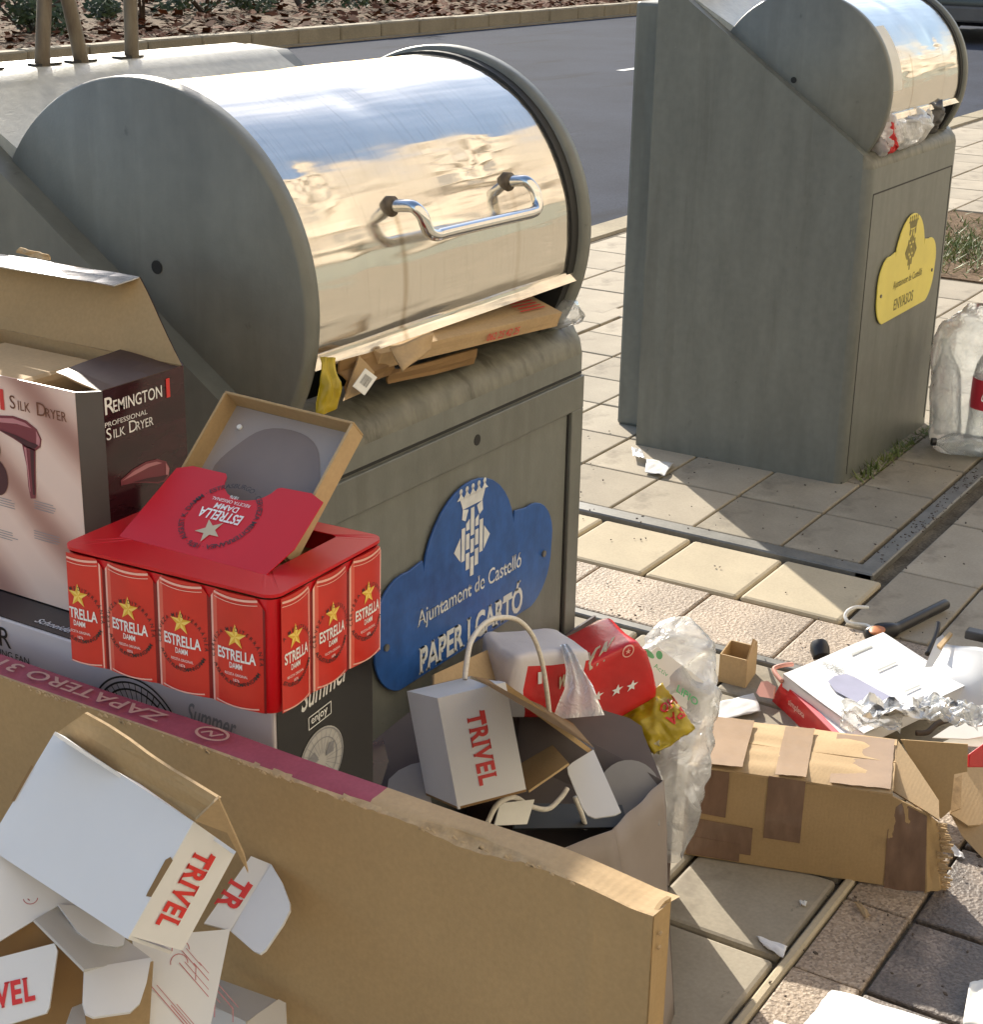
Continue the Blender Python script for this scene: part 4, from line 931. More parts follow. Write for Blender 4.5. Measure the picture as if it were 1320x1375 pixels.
# raised flap, hinge on its near long edge
ha, hb = at_z(160, 720, pp(.05, .2, PH).z), at_z(357, 772, pp(.05, .05, PH).z)
ang = R(30); fl = .112; hn = (ha - hb).normalized(); up = (EX - hn * EX.dot(hn)).normalized() * math.cos(ang) + EZ * math.sin(ang)
WF = (ha - hb).length
F = Face(ha, -hn, up, off=0); FP = []
sh = -.012
def fp(x, y): return F.p(x, y)
pts = [(0, 0), (WF, 0), (WF + .010, fl * .35), (WF + .004, fl * .93), (WF * .92, fl)]
pts += [(WF * .72 + .001, fl * .985)] + [(WF * .53 + .034 * math.cos(a), fl * 1.0 + .030 * math.sin(a)) for a in [R(-8 - 164 * i / 10) for i in range(11)]] + [(WF * .335, fl), (WF * .10, fl), (.002, fl * .93)]
mb = MB(); flap(mb, [fp(x, y) for x, y in pts], .0012); fo = mb.build('top_flap', ['estrella', 'kraft_dark'], t)
# print on the flap reads upside down for the viewer
F2 = Face(fp(WF, fl), (ha - hb).normalized(), -up, off=.0008)
def f2(x, y): return x, y
cx, cy = WF * .50, fl * .50
mb = MB(); F2.arc(mb, 'CERVEZA MEDITERRÁNEA · 1876 · AUGUST K. DAMM · ESTRASBURGO · ', cx, cy, .040, .0062, R(235), R(235 - 358), bold=.008); mb.build('lettering', 'black_ink', fo)
mb = MB(); F2.text(mb, 'ESTRELLA', cx, cy - .006, .0125, width=.056, align='C', bold=.022); F2.text(mb, 'DAMM', cx, cy - .0155, .0075, align='C', bold=.012); F2.text(mb, 'RECETA ORIGINAL', cx, cy - .0225, .0042, align='C'); F2.text(mb, '1876', cx, cy - .029, .0042, align='C'); mb.build('lettering', 'white_ink', fo)
mb = MB(); F2.star(mb, cx, cy + .021, .0165); mb.build('star_emblem', 'pale_gold', fo)
# printed cans, each bulging a little
def can(face_o, ux, x0, x1, cxn, lo, hi, full=True):
    """one printed can between x0 and x1 along the side; cxn = axis of the can (may lie off the panel)"""
    un = ux.cross(EZ).normalized(); wc = .0335
    def bz(x): return .0038 * max(0, 1 - ((x - cxn) / wc) ** 2)
    Fc = Face(face_o, ux, EZ, off=.0006, fn=lambda x, z: bz(x))
    mb = MB(); nx_ = 26; xs = [x0 + (x1 - x0) * i / nx_ for i in range(nx_ + 1)]
    zt = lambda x: hi - max(0, abs(x - cxn) / wc - .72) * .045
    for a, b in zip(xs, xs[1:]):
        u = ((a + b) / 2 - cxn) / wc
        mi = 1 if (-.93 < u < -.84 or .82 < u < .87) else (3 if (-.84 < u < -.70 or -.1 < u < .02 and False) else (2 if (abs(u) > .93) else 0))
        mb.poly([Fc.p(a, lo), Fc.p(b, lo), Fc.p(b, zt(b)), Fc.p(a, zt(a))], mi)
    c = mb.build('can_print', ['can_red', 'can_light', 'can_dark', 'can_mid'], pbody, smooth=True)
    Fp = Face(face_o, ux, EZ, off=.0012, fn=lambda x, z: bz(x))
    mz = (lo + hi) / 2 - .002
    def clip_text(mb, st, y, h, w_, **k):
        Fp.text(mb, st, cxn, y, h, width=w_, align='C', **k)
    mb = MB(); clip_text(mb, 'ESTRELLA', mz - .008, .0115, .046, bold=.024); clip_text(mb, 'DAMM', mz - .0165, .0060, .016, bold=.014); clip_text(mb, 'RECETA ORIGINAL', mz - .0245, .0028, .028); clip_text(mb, '1876', mz - .0305, .0030, .008)
    if full: mb.build('lettering', 'white_ink', c)
    else:
        mb2 = MB()          # keep only what lies on the panel
        for f, m_ in zip(mb.f, mb.m):
            P = [mb.v[i] for i in f]; xx = [(p - face_o).dot(ux) for p in P]
            if min(xx) > x0 + .0008 and max(xx) < x1 - .0008: mb2.poly(P)
        if mb2.v: mb2.build('lettering', 'white_ink', c)
    mb = MB(); Fp.star(mb, cxn, mz + .0175, .0135, mi=0, mi2=1)
    Fp.arc(mb, 'CERVEZA MEDITERRÁNEA ', cxn, mz - .004, .0275, .0042, R(195), R(-15), bold=.004, mi=2); Fp.arc(mb, 'AUGUST KUENTZMANN DAMM', cxn, mz - .004, .0312, .0042, R(205), R(335), bold=.004, mi=2, inside=True)
    if not full:
        mb2 = MB()
        for f, m_ in zip(mb.f, mb.m):
            P = [mb.v[i] for i in f]; xx = [(p - face_o).dot(ux) for p in P]
            if min(xx) > x0 + .0004 and max(xx) < x1 - .0004: mb2.poly(P, m_)
        mb = mb2
    if mb.v: mb.build('star_emblem', ['gold', 'gold_light', 'black_ink'], c)
    mb = MB()
    xa, xb = max(x0 + .001, cxn - .026), min(x1 - .001, cxn + .026); XS = [xa + (xb - xa) * i / 14 for i in range(15)]
    for i, (dz, w_) in enumerate(((.0035, .0024), (.0080, .0008), (hi - lo - .003, .0016))): Fp.line(mb, [(x, hi - dz - .004 * (1 - ((x - cxn) / .0335) ** 2) + .002) for x in XS], w_)
    e_ = mb.build('can_rim', 'can_light', c); e_['kind'] = 'stuff'
# long near side: runs along +Y from the front corner; print x measured from the left end
fo_ = pp(0, PL, 0); ux = -EY; lo, hi = .0015, PH - .005
r_ = .020
for a, b, c, fl_ in [(.008, .0545, .022, False), (.0545, .1215, .088, True), (.1215, .1885, .155, True), (.1885, .2555, .2220, True)]:
    can(fo_ - EX * .0002, ux, a, b, c, lo, hi, fl_)
fo2 = pp(0, 0, 0); ux2 = EX
for a, b, c, fl_ in [(.008, .062, .029, False), (.062, .129, .0955, True), (.129, .192, .1625, False)]:
    can(fo2 - EY * .0002, ux2, a, b, c, lo, hi, fl_)
# ---- shallow brown tray stuck in the opening
t = thing('cardboard_tray', 'shallow brown cardboard tray with grey stained lining stuck in the beer pack', 'tray', pp(.12, .13, PH - .02))
a, b, c, d = at_x(250, 660, -.262), at_x(400, 772, -.262), at_x(484, 586, -.168), at_x(318, 545, -.168)
a = at_x(268, 660, -.262); b = at_x(402, 745, -.262)
# regular rectangle from the top edge
ux = (c - d); uy = (a - d + b - c) * .5; W_ = ux.length; ux.normalize(); uy = (uy - ux * uy.dot(ux)); H_ = max(uy.length, .16); uy.normalize(); nn = uy.cross(ux).normalized()
if nn.dot(CAM - d) < 0: nn = -nn
O = d; wl = .026
MB().obox(O, ux * W_, uy * H_, -nn * .002).build('base_panel', 'tray_in', t)
F = Face(O, ux, uy, off=0); 
mb = MB(); mb.poly([O + ux * (W_ * (.50 + .40 * math.cos(q) * (1 + .10 * math.sin(3 * q)))) + uy * (H_ * (.42 + .34 * math.sin(q))) + nn * .0006 for q in [2 * math.pi * i / 36 for i in range(36)]]); mb.build('stain', 'tray_stain', t)
MB().obox(O - ux * .003, ux * (W_ + .006), nn * wl, -uy * .003).build('tray_wall', 'kraft', t, bevel=.0008, bseg=1)
MB().obox(O - ux * .003, -nn * -wl, uy * H_, ux * .003).build('tray_wall', 'kraft', t)
MB().obox(O + ux * W_, nn * wl, uy * H_, ux * .003).build('tray_wall', 'kraft_light', t)
MB().obox(O + uy * H_, ux * W_, nn * wl, uy * .003).build('tray_wall', 'kraft', t)
MB().tube([O + ux * .02 + uy * .025 + nn * .0006, O + ux * .02 + uy * .025 + nn * .003], .003, 10).build('rivet', 'white_ink', t)

# ---- shoe rack flat box with maroon strip
t = thing('shoe_rack_box', 'large brown flat box with maroon printed strip standing on edge', 'carton', (-.43, -.2, 0))
XN, XF, YR, YL, ZT = -.455, -.421, -.760, .75, .852
def bend(y): return min(1, max(0, (-.650 - y) / .09)) ** 1.3
def ztop(y): return ZT + .003 * mn.noise(V(y * 3, 1, 0)) - .010 * bend(y)
def rag(y):
    k = max(0, min(1, (y + .69) / .03)) * max(0, min(1, (-.25 - y) / .12)); q = max(0, 1 - abs(y + .575) / .06)
    return k * (.001 + .004 * abs(mn.noise(V(y * 38, 3, 1))) + .003 * abs(mn.noise(V(y * 95, 7, 1)))) + .007 * q
ny, nz = 200, 20; mb = MB(); G = []
for j in range(nz + 1):
    for i in range(ny + 1):
        y = YR + (YL - YR) * i / ny; z = (ztop(y) - rag(y)) * j / nz
        xx = XN + .006 * mn.noise(V(y * 1.7, z * 2.2, 4)) * (1 - j / nz) + (-.0022 * math.exp(-((y + .703) / .006) ** 2)) * (j < nz)
        G.append(V(xx, y, z))
mb.add(G, [(j * (ny + 1) + i, (j + 1) * (ny + 1) + i, (j + 1) * (ny + 1) + i + 1, j * (ny + 1) + i + 1) for j in range(nz) for i in range(ny)])
fr = mb.build('front_panel', 'kraft', t, smooth=True)
mb = MB(); G = []; nx_ = 7; SS = [0, .07, .12, .3, .5, .7, .85, 1]
for i in range(ny + 1):
    y = YR + (YL - YR) * i / ny; r_ = rag(y)
    for k, s in enumerate(SS):
        z = ztop(y) - r_ * max(0, 1 - k / 2) + .003 * s * (1 - s) + .002 * mn.noise(V(y * 6, s * 2, 9)) * (s > .2) + (.003 - .012 * bend(y)) * s
        G.append(V(XN + (XF + .018 * bend(y) - XN) * s + (r_ * .9 if k == 1 else (r_ * .8 if k == 2 else 0)), y, z))
for i in range(ny):
    y = YR + (YL - YR) * (i + .5) / ny
    for k in range(nx_):
        q = [i * (nx_ + 1) + k, i * (nx_ + 1) + k + 1, (i + 1) * (nx_ + 1) + k + 1, (i + 1) * (nx_ + 1) + k]
        mb.f.append(q); mb.m.append(2 if (k < 2 and rag(y) > .002) or (k < 1) else (1 if y > -.462 else 0))
mb.v = G; tp = mb.build('top_panel', ['kraft_light', 'maroon_ink', 'kraft_edge'], t, smooth=True)
mb = MB()
for i in range(150):
    y = YR + .05 + (YL - YR) * random.random() * .7; z = ztop(y) - random.uniform(.0, .004); s = random.uniform(.001, .004)
    c = V(XN - .0012, y, z); mb.prism([c + V(0, -s, -s * .3), c + V(0, s * .8, -s * .2), c + V(0, s * .3, s * .5)], V(.001, 0, .001))
e_ = mb.build('torn_edge', 'kraft_edge', t); e_['kind'] = 'stuff'
MB().patch([V(XN + .002, YR, 0), V(XF, YR, 0), V(XF, YR, ztop(YR)), V(XN + .002, YR, ztop(YR) - .002)], 4, 10, .004, wob(.003, 2, 3, 2)).build('end_panel', 'kraft', t)
mb = MB()
for dz in (.022, .036): mb.tube([V(XN + .012, YR - .001, ztop(YR) - dz), V(XN + .012, YR - .003, ztop(YR) - dz - .001)], .0022, 8)
e_ = mb.build('staple_holes', 'kraft_edge', t); e_['kind'] = 'stuff'
MB().poly([(XF, YL, 0), (XF, YR, 0), (XF, YR, ZT - .03), (XF, YL, ZT)]).build('back_panel', 'kraft', t)
F = Face((XF, YL, ZT + .006), (0, -1, 0), (-1, 0, 0), off=0)
def zp(u, v): p = at_z(u, v, ZT + .004); return p
F = Face((XN, 0, ZT + .0065), (0, 1, 0), (1, 0, 0), off=-.0)   # read from the far side
F = Face((0, 0, ZT + .0063), (0, 1, 0), (-1, 0, 0))
p = at_z(215, 975, ZT); p.x = -.437
mb = MB(); F.text(mb, 'ZAPATERO 31', p.y, -p.x - .006, .018, bold=.01, width=.24)
for q in mb.v: q.z = ztop(q.y) + .006
mb.build('lettering', 'pale_pink_ink', tp)
p = at_z(290, 990, ZT); mb = MB(); p.x = -.437; F.ring(mb, p.y, -p.x, .018, .003, ky=.62); F.line(mb, [(p.y - .010, -p.x - .005), (p.y - .002, -p.x + .005), (p.y + .004, -p.x - .004), (p.y + .011, -p.x + .004)], .0025)
for q in mb.v: q.z = ztop(q.y) + .0062
mb.build('logo', 'pale_pink_ink', tp)

# ---- carton that carries the white boxes (mostly below the picture)
card_box('support_carton', 'plain brown carton under the heap of white lamp boxes', 'carton', V(-1.06, -.28, 0), V(.59, 0, 0), V(0, .60, 0), V(0, 0, .56), ['kraft'], .004)

# ---- white lamp boxes
WB = ['white', 'kraft']
K1 = 1.20
def sc_(p): return CAM + (Vector(p) - CAM) * K1
t1 = [sc_(q) for q in ((-.791, -.567, 1.032), (-.771, -.413, 1.045), (-.826, -.401, .982), (-.846, -.555, .969))]
dn = (t1[1] - t1[0]).cross(t1[3] - t1[0]).normalized()
if dn.dot(CAM - t1[0]) < 0: dn = -dn
def trivel(F, mb, x, y, h, w_, rot, mi=0): F.text(mb, 'TRIVEL', x, y, h, width=w_, rot=rot, bold=.034, serif=.038, sp=.07, mi=mi, align='C')
t = thing('lamp_box', 'white lamp box with red lettered end panel, lying tilted on top of the heap', 'box', sum(t1, Vector()) / 4 - dn * .08)
def P(u, v, dz=0): return at_p(u, v, dn, dn.dot(t1[0]) + dz)
a, b, c, d = P(260, 1103), P(74, 982), P(-16, 1132), P(174, 1256)
tp = MB(); flap(tp, [a, b, c, d], .003); tp = tp.build('top_panel', WB, t)
# end panel with the name: folds away from the top along edge a-d
e, f_ = at_d(317, 1143, (a - CAM).dot(-V(*ROT[2])) + .045), at_d(245, 1276, (d - CAM).dot(-V(*ROT[2])) + .045)
ep = MB(); n_ = flap(ep, [a, e, f_, d], .003); ep = ep.build('end_panel', WB, t)
# text runs from e-a side downwards
ux = (d - a + f_ - e).normalized(); uy = n_.cross(ux).normalized(); o = (a + e + d + f_) / 4
F = Face(o, ux, uy, off=.0008); mb = MB(); Lr = (d - a).length; trivel(F, mb, 0, -.012, .023, Lr * .66, 0); mb.build('lettering', 'red_ink', ep)
# lower long side seen edge on, slot, back flap
g_, h_ = c - dn * .06, d - dn * .06
mb = MB(); flap(mb, [d, c, g_, h_], .003); mb.build('side_panel', WB, t)
mb = MB(); flap(mb, [b, a, e + V(0, 0, 0), b - dn * .05], .003); mb.build('side_panel', WB, t)
mb = MB(); mb.poly([P(u, v, .0008) for u, v in ((229, 1150), (232, 1155), (203, 1204), (196, 1203), (198, 1198), (222, 1154))]); mb.build('slot', 'kraft_dark', tp)
mb = MB(); mb.poly([P(u, v, .0008) for u, v in ((42, 1027), (45, 1029), (19, 1076), (15, 1075))]); mb.build('slot', 'kraft_dark', tp)
bf = [P(76, 984, -.004), P(262, 1100, -.004), at_p(293, 1072, dn, dn.dot(t1[0]) + .018), at_p(114, 957, dn, dn.dot(t1[0]) + .022)]
fb_ = MB().patch(bf, 6, 6, .003, wob(.006, 2, 2, 3), 0, 1, 2).build('back_flap', ['kraft', 'white', 'kraft_edge'], t)
n1 = at_p(293, 1072, dn, dn.dot(t1[0]) + .018); mb = MB(); flap(mb, [n1, P(262, 1102, -.002), at_d(305, 1118, (a - CAM).dot(-V(*ROT[2])) + .03), at_d(333, 1172, (a - CAM).dot(-V(*ROT[2])) + .05), at_d(328, 1150, (a - CAM).dot(-V(*ROT[2])) + .05)], .003, 0, 0); mb.build('dust_flap', ['kraft_light'], t)

def lineart(F, mb, w_, h, seed, n=9):
    rnd = random.Random(seed)
    for i in range(n):
        x, y = rnd.uniform(.1, .7) * w_, rnd.uniform(.1, .8) * h; d = rnd.uniform(.1, .35)
        d *= 1.6
        F.line(mb, [(x, y), (x + d * w_, y - d * w_ * 1.1), (x + d * w_, y - d * w_ * 1.1 - .012)], .0008)
        F.line(mb, [(x + .005, y + .001), (x + .005 + d * w_, y + .001 - d * w_ * 1.1)], .0006)
        if i % 3 == 0: F.ring(mb, x, y, .008, .0008, 0, 3.4, 10)
# unfolded carton behind it, against the brown board
DP = 1.56
t = thing('lamp_box', 'unfolded white lamp carton with two red letters and a rounded flap', 'box', at_d(300, 1370, DP) - V(0, 0, .1))
def Q(u, v, d=DP): return at_d(u, v, d)
mb = MB(); n_ = flap(mb, [Q(178, 1258, 1.52), Q(309, 1247, 1.55), Q(279, 1395, 1.50), Q(188, 1395, 1.48)], .003); pa = mb.build('panel', WB, t)
o_ = Q(188, 1395, 1.48); ux = (Q(279, 1395, 1.5) - o_).normalized(); uy = n_.cross(ux).normalized(); F = Face(o_, ux, uy, off=.0008); mb = MB(); lineart(F, mb, .07, .11, 5, 5); mb.build('line_drawing', 'pink_ink', pa)
mb = MB(); n_ = flap(mb, [Q(274, 1239, 1.555), Q(337, 1149, 1.60), Q(364, 1160, 1.60), Q(309, 1249, 1.555)], .003); pb = mb.build('panel', WB, t)
ux = (onp(296, 1228) - onp(325, 1185)).normalized(); uy = n_.cross(ux).normalized()
F = Face(onp(327, 1182), ux, uy, off=.0012); mb = MB(); F.text(mb, 'TR', 0, -.010, .020, width=.032, bold=.034, serif=.038, sp=.07); mb.build('lettering', 'red_ink', pb)
mb = MB(); flap(mb, [Q(309, 1249, 1.555), Q(364, 1160, 1.60), Q(379, 1185, 1.575), Q(389, 1212, 1.555), Q(389, 1222, 1.55), Q(380, 1240, 1.545), Q(356, 1275, 1.53), Q(349, 1280, 1.53), Q(340, 1276, 1.53)], .003); mb.build('tuck_flap', WB, t)
# carton at the left edge: VEL end panel
t = thing('lamp_box', 'open white lamp carton cut by the left edge, three red letters showing', 'box', at_d(40, 1370, 1.4) - V(0, 0, .15))
D0 = 1.40
mb = MB(); n_ = flap(mb, [Q(-60, 1300, D0), Q(73, 1266, D0), Q(77, 1276, D0), Q(66, 1352, D0 - .02), Q(62, 1360, D0 - .02), Q(-60, 1396, D0 - .03)], .003); pv = mb.build('end_panel', WB, t)
o_ = onp(0, 1349); ux = (onp(47, 1338) - o_).normalized(); uy = n_.cross(ux).normalized(); F = Face(onp(47, 1338), ux, uy, off=.001); mb = MB(); F.text(mb, 'TRIVEL', 0, -.002, .019, width=.064, align='R', bold=.034, serif=.038, sp=.07); mb.build('lettering', 'red_ink', pv)
mb = MB(); flap(mb, [Q(-60, 1100, D0 + .03), Q(-2, 1134, D0 + .05), Q(111, 1215, D0 + .03), Q(77, 1216, D0 + .03), Q(-2, 1264, D0 + .0), Q(-60, 1300, D0)], .003); pt_ = mb.build('top_panel', WB, t)
o_ = Q(0, 1250, D0 + .005); c0 = Q(0, 1140, D0 + .05); n_ = (Q(100, 1212, D0 + .03) - c0).cross(o_ - c0).normalized(); n_ = -n_ if n_.dot(CAM - o_) < 0 else n_
ux = (Q(60, 1215, D0 + .028) - o_).normalized(); uy = n_.cross(ux).normalized(); F = Face(o_, ux, uy, off=.002); mb = MB()
for s in (0, .006, .010): F.line(mb, [(-.01, .05 + s), (.028, .042 + s), (.034, .010)], .0009)
F.ring(mb, .036, .012, .006, .0008); F.line(mb, [(-.02, .058), (0, .062), (.01, .056), (.025, .060)], .0012); mb.build('line_drawing', 'pink_ink', pt_)
mb = MB(); flap(mb, [Q(46, 1234, D0 + .01), Q(78, 1216, D0 + .03), Q(165, 1258, D0 + .04), Q(203, 1286, D0 + .02), Q(113, 1301, D0 - .01)], .003); mb.build('inner_flap', ['grey_carton', 'kraft'], t)
mb = MB(); flap(mb, [Q(113, 1300, D0 - .01), Q(203, 1285, D0 + .02), Q(197, 1318, D0 - .005), Q(188, 1346, D0 - .02), Q(175, 1358, D0 - .025), Q(126, 1365, D0 - .04), Q(115, 1360, D0 - .04), Q(111, 1346, D0 - .035)], .003); mb.build('tuck_flap', WB, t)
mb = MB(); flap(mb, [Q(78, 1214, D0 + .028), Q(112, 1215, D0 + .03), Q(168, 1258, D0 + .028), Q(166, 1268, D0 + .02), Q(158, 1270, D0 + .018), Q(124, 1265, D0 + .012), Q(104, 1250, D0 + .015)], .0025); mb.build('dust_flap', WB, t)
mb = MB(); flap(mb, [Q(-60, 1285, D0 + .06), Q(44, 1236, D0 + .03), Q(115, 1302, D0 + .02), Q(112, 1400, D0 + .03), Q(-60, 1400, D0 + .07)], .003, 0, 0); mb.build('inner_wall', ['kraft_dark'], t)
mb = MB(); flap(mb, [Q(66, 1330, D0 + .10), Q(205, 1290, D0 + .10), Q(198, 1400, D0 + .08), Q(60, 1400, D0 + .08)], .003, 0, 0); mb.build('inner_floor', ['kraft'], t)
mb = MB(); flap(mb, [Q(88, 1378, D0 - .02), Q(97, 1352, D0 + .0), Q(112, 1346, D0 + .01), Q(116, 1378, D0 - .01)], .003); mb.build('dust_flap', ['grey_carton', 'kraft'], t)
# small carton at the bottom edge
t = thing('lamp_box', 'small open white carton at the bottom edge against the brown board', 'box', at_d(340, 1372, 1.58) - V(0, 0, .1))
mb = MB(); flap(mb, [Q(294, 1314, 1.66), Q(372, 1342, 1.64), Q(330, 1372, 1.58), Q(285, 1352, 1.60)], .003); mb.build('inner_panel', ['grey_carton', 'kraft'], t)
mb = MB(); flap(mb, [Q(330, 1372, 1.58), Q(374, 1341, 1.64), Q(384, 1346, 1.64), Q(386, 1400, 1.60), Q(330, 1405, 1.56)], .003); mb.build('end_panel', WB, t)
mb = MB(); flap(mb, [Q(285, 1350, 1.60), Q(330, 1371, 1.58), Q(330, 1405, 1.56), Q(280, 1405, 1.58)], .003); mb.build('side_panel', ['grey_carton', 'kraft'], t)
#__PART4__
# ================================================================== BAGS IN FRONT OF THE NEAR CONTAINER
# ---- grey paper carrier bag
ZB = .42
def zb(u, v, z=ZB): return at_z(u, v, z)
f0, f1, f2 = V(.02, -.30, .44), zb(823, 1113, .425), zb(889, 1047, .42)
gb = [V(.055, -.330, 0), V(.330, -.415, 0), V(.475, -.375, 0), V(.20, -.225, 0)]   # foot of the bag
top = [V(.02, -.255, .43), f1, f2, V(.20, -.12, .42)]
t = thing('paper_bag', 'taupe paper carrier bag stuffed with boxes before the blue plaque', 'paper bag', (.27, -.33, 0))
def wall(nm, a, b, c, d, mats, s, top_fn=None, nv=10):
    mb = MB().patch([a, b, c, d], 14, nv, .0012, lambda u, v: .012 * v * mn.noise(V(u * 2.5 + s, v * 2, s)) , 0, 1, 0)
    if top_fn:
        for p in mb.v:
            k = p.z / .43; p.z += top_fn(p) * max(0, (k - .6) / .4)
    return mb.build(nm, mats, t, smooth=True)
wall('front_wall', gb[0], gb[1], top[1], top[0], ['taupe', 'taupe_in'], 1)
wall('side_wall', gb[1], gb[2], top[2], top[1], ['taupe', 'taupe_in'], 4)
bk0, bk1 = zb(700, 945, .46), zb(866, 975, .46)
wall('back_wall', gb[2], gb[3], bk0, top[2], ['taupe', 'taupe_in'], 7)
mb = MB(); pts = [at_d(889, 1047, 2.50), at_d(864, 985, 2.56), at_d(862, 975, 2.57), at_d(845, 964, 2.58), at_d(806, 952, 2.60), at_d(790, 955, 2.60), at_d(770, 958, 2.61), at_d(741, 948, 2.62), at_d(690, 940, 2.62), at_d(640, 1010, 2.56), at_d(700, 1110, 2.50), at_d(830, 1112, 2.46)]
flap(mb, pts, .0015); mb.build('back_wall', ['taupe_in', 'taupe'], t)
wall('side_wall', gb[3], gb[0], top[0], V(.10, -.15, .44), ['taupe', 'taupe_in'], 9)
def spline(path, n=6):
    sm = []
    for i in range(len(path) - 1):
        p0, p1, p2, p3 = path[max(i - 1, 0)], path[i], path[i + 1], path[min(i + 2, len(path) - 1)]
        for k in range(n):
            s = k / n; sm.append(.5 * ((2 * p1) + (p2 - p0) * s + (2 * p0 - 5 * p1 + 4 * p2 - p3) * s * s + (3 * p1 - p0 - 3 * p2 + p3) * s ** 3))
    return sm + [path[-1]]
hp = spline([at_d(u, v, 2.12 + .25 * s) for u, v, s in ((624, 912, 0), (628, 880, .05), (634, 858, .15), (652, 836, .35), (674, 829, .5), (696, 833, .65), (715, 853, .8), (727, 885, .9), (734, 925, 1), (738, 960, 1.1))])
MB().tube(hp, .0036, 8).build('rope_handle', 'rope', t, smooth=True)
hp = spline([at_d(u, v, d) for u, v, d in ((655, 1104, 2.10), (668, 1080, 2.13), (690, 1070, 2.18), (712, 1082, 2.22), (735, 1086, 2.25), (752, 1072, 2.27), (762, 1058, 2.28))])
MB().tube(hp, .0036, 8).build('rope_handle', 'rope', t, smooth=True)
hp = spline([at_d(u, v, d) for u, v, d in ((772, 1070, 2.30), (781, 1092, 2.31), (787, 1112, 2.33))]); MB().tube(hp, .0036, 8).build('rope_handle', 'rope', t, smooth=True)
# ---- white lamp box riding on the bag
K2 = 1.0
def k2(p): return Vector(p)
A, B, C_, D = k2((-.053, -.307, .601)), k2((.019, -.360, .608)), k2((.041, -.313, .735)), k2((-.031, -.261, .728))
dv = (k2((.027, -.206, .550)) - A)
t = thing('lamp_box', 'white lamp box with vertical red lettering standing open in the taupe bag', 'box', A)
mb = MB(); n_ = flap(mb, [A, B, C_, D], .003); fr = mb.build('front_panel', WB, t)
ux = (A - D + B - C_).normalized(); uy = n_.cross(ux).normalized(); F = Face((A + B + C_ + D) / 4 + ux * .003, ux, uy, off=.0008); mb = MB(); F.text(mb, 'TRIVEL', 0, -.012, .0225, width=.088, align='C', bold=.034, serif=.038, sp=.07); mb.build('lettering', 'red_ink', fr)
mb = MB(); flap(mb, [A, D, D + dv, A + dv], .003); mb.build('side_panel', WB, t)
mb = MB(); flap(mb, [D, C_, C_ + dv, D + dv], .003); mb.build('top_panel', WB, t)
MB().patch([B + dv, A + dv, D + dv, C_ + dv], 2, 2, .003, None, 0, 1, 1).build('back_panel', ['white', 'kraft_dark'], t)
MB().patch([A + dv, B + dv, B, A], 2, 2, .003, None, 0, 1, 1).build('bottom_panel', ['white', 'kraft_dark'], t)
# opened right side: upper wall flap running out to the right, lower flap, rounded tuck flap
dB = 2.02
E1 = at_d(798, 1004, 2.20); E0 = C_ + dv
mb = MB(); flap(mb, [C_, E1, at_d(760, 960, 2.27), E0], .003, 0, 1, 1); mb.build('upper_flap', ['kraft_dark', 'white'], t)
mb = MB(); flap(mb, [C_ + V(0, 0, -.001), at_d(796, 1003, 2.20), at_d(792, 1012, 2.20), at_d(682, 932, 2.04)], .002, 0, 0); mb.build('flap_edge', 'kraft', t)
mb = MB(); flap(mb, [at_d(710, 1061, dB), at_d(764, 1024, 2.20), at_d(742, 1000, 2.30), at_d(690, 1030, 2.22)], .003, 0, 0); mb.build('lower_flap', 'kraft', t)
mb = MB(); flap(mb, [at_d(797, 1006, 2.195), at_d(834, 1090, 2.14), at_d(826, 1094, 2.135), at_d(799, 1098, 2.135), at_d(789, 1094, 2.135), at_d(782, 1084, 2.14), at_d(763, 1038, 2.17), at_d(762, 1030, 2.175), at_d(768, 1024, 2.18)], .003); mb.build('tuck_flap', WB, t)
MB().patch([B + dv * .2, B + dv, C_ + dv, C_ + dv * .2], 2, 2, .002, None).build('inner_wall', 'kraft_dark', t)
# ---- smaller contents of the bag
t_ = MB(); pts = [at_d(806, 1100, 2.44)] + [at_d(845 + 42 * math.cos(a), 1062 - 42 * math.sin(a), 2.46) for a in [R(150 - 130 * i / 10) for i in range(11)]] + [at_d(886, 1108, 2.43)]
flap(t_, pts, .002); t_ = t_.build('card_insert', ['dim_card', 'kraft'], None); tag(t_, 'round cut grey card insert at the right inside the taupe bag', 'card insert')
t_ = MB(); flap(t_, [at_d(672, 1078, 2.16), at_d(718, 1073, 2.20), at_d(708, 1106, 2.18), at_d(664, 1108, 2.13)], .002); t_ = t_.build('paper_sleeve', ['offwhite', 'white'], None); tag(t_, 'crumpled white paper sleeve below the open lamp box in the bag', 'paper')
t_ = MB(); flap(t_, [at_d(700, 1078, 2.28), at_d(835, 1080, 2.40), at_d(845, 1110, 2.36), at_d(690, 1112, 2.24)], .004); t_ = t_.build('dark_sheet', ['seal_gap', 'seal_gap'], None); tag(t_, 'flat black sheet across the inside of the taupe bag', 'card')  # flat near-black sheet filling the inside of the bag
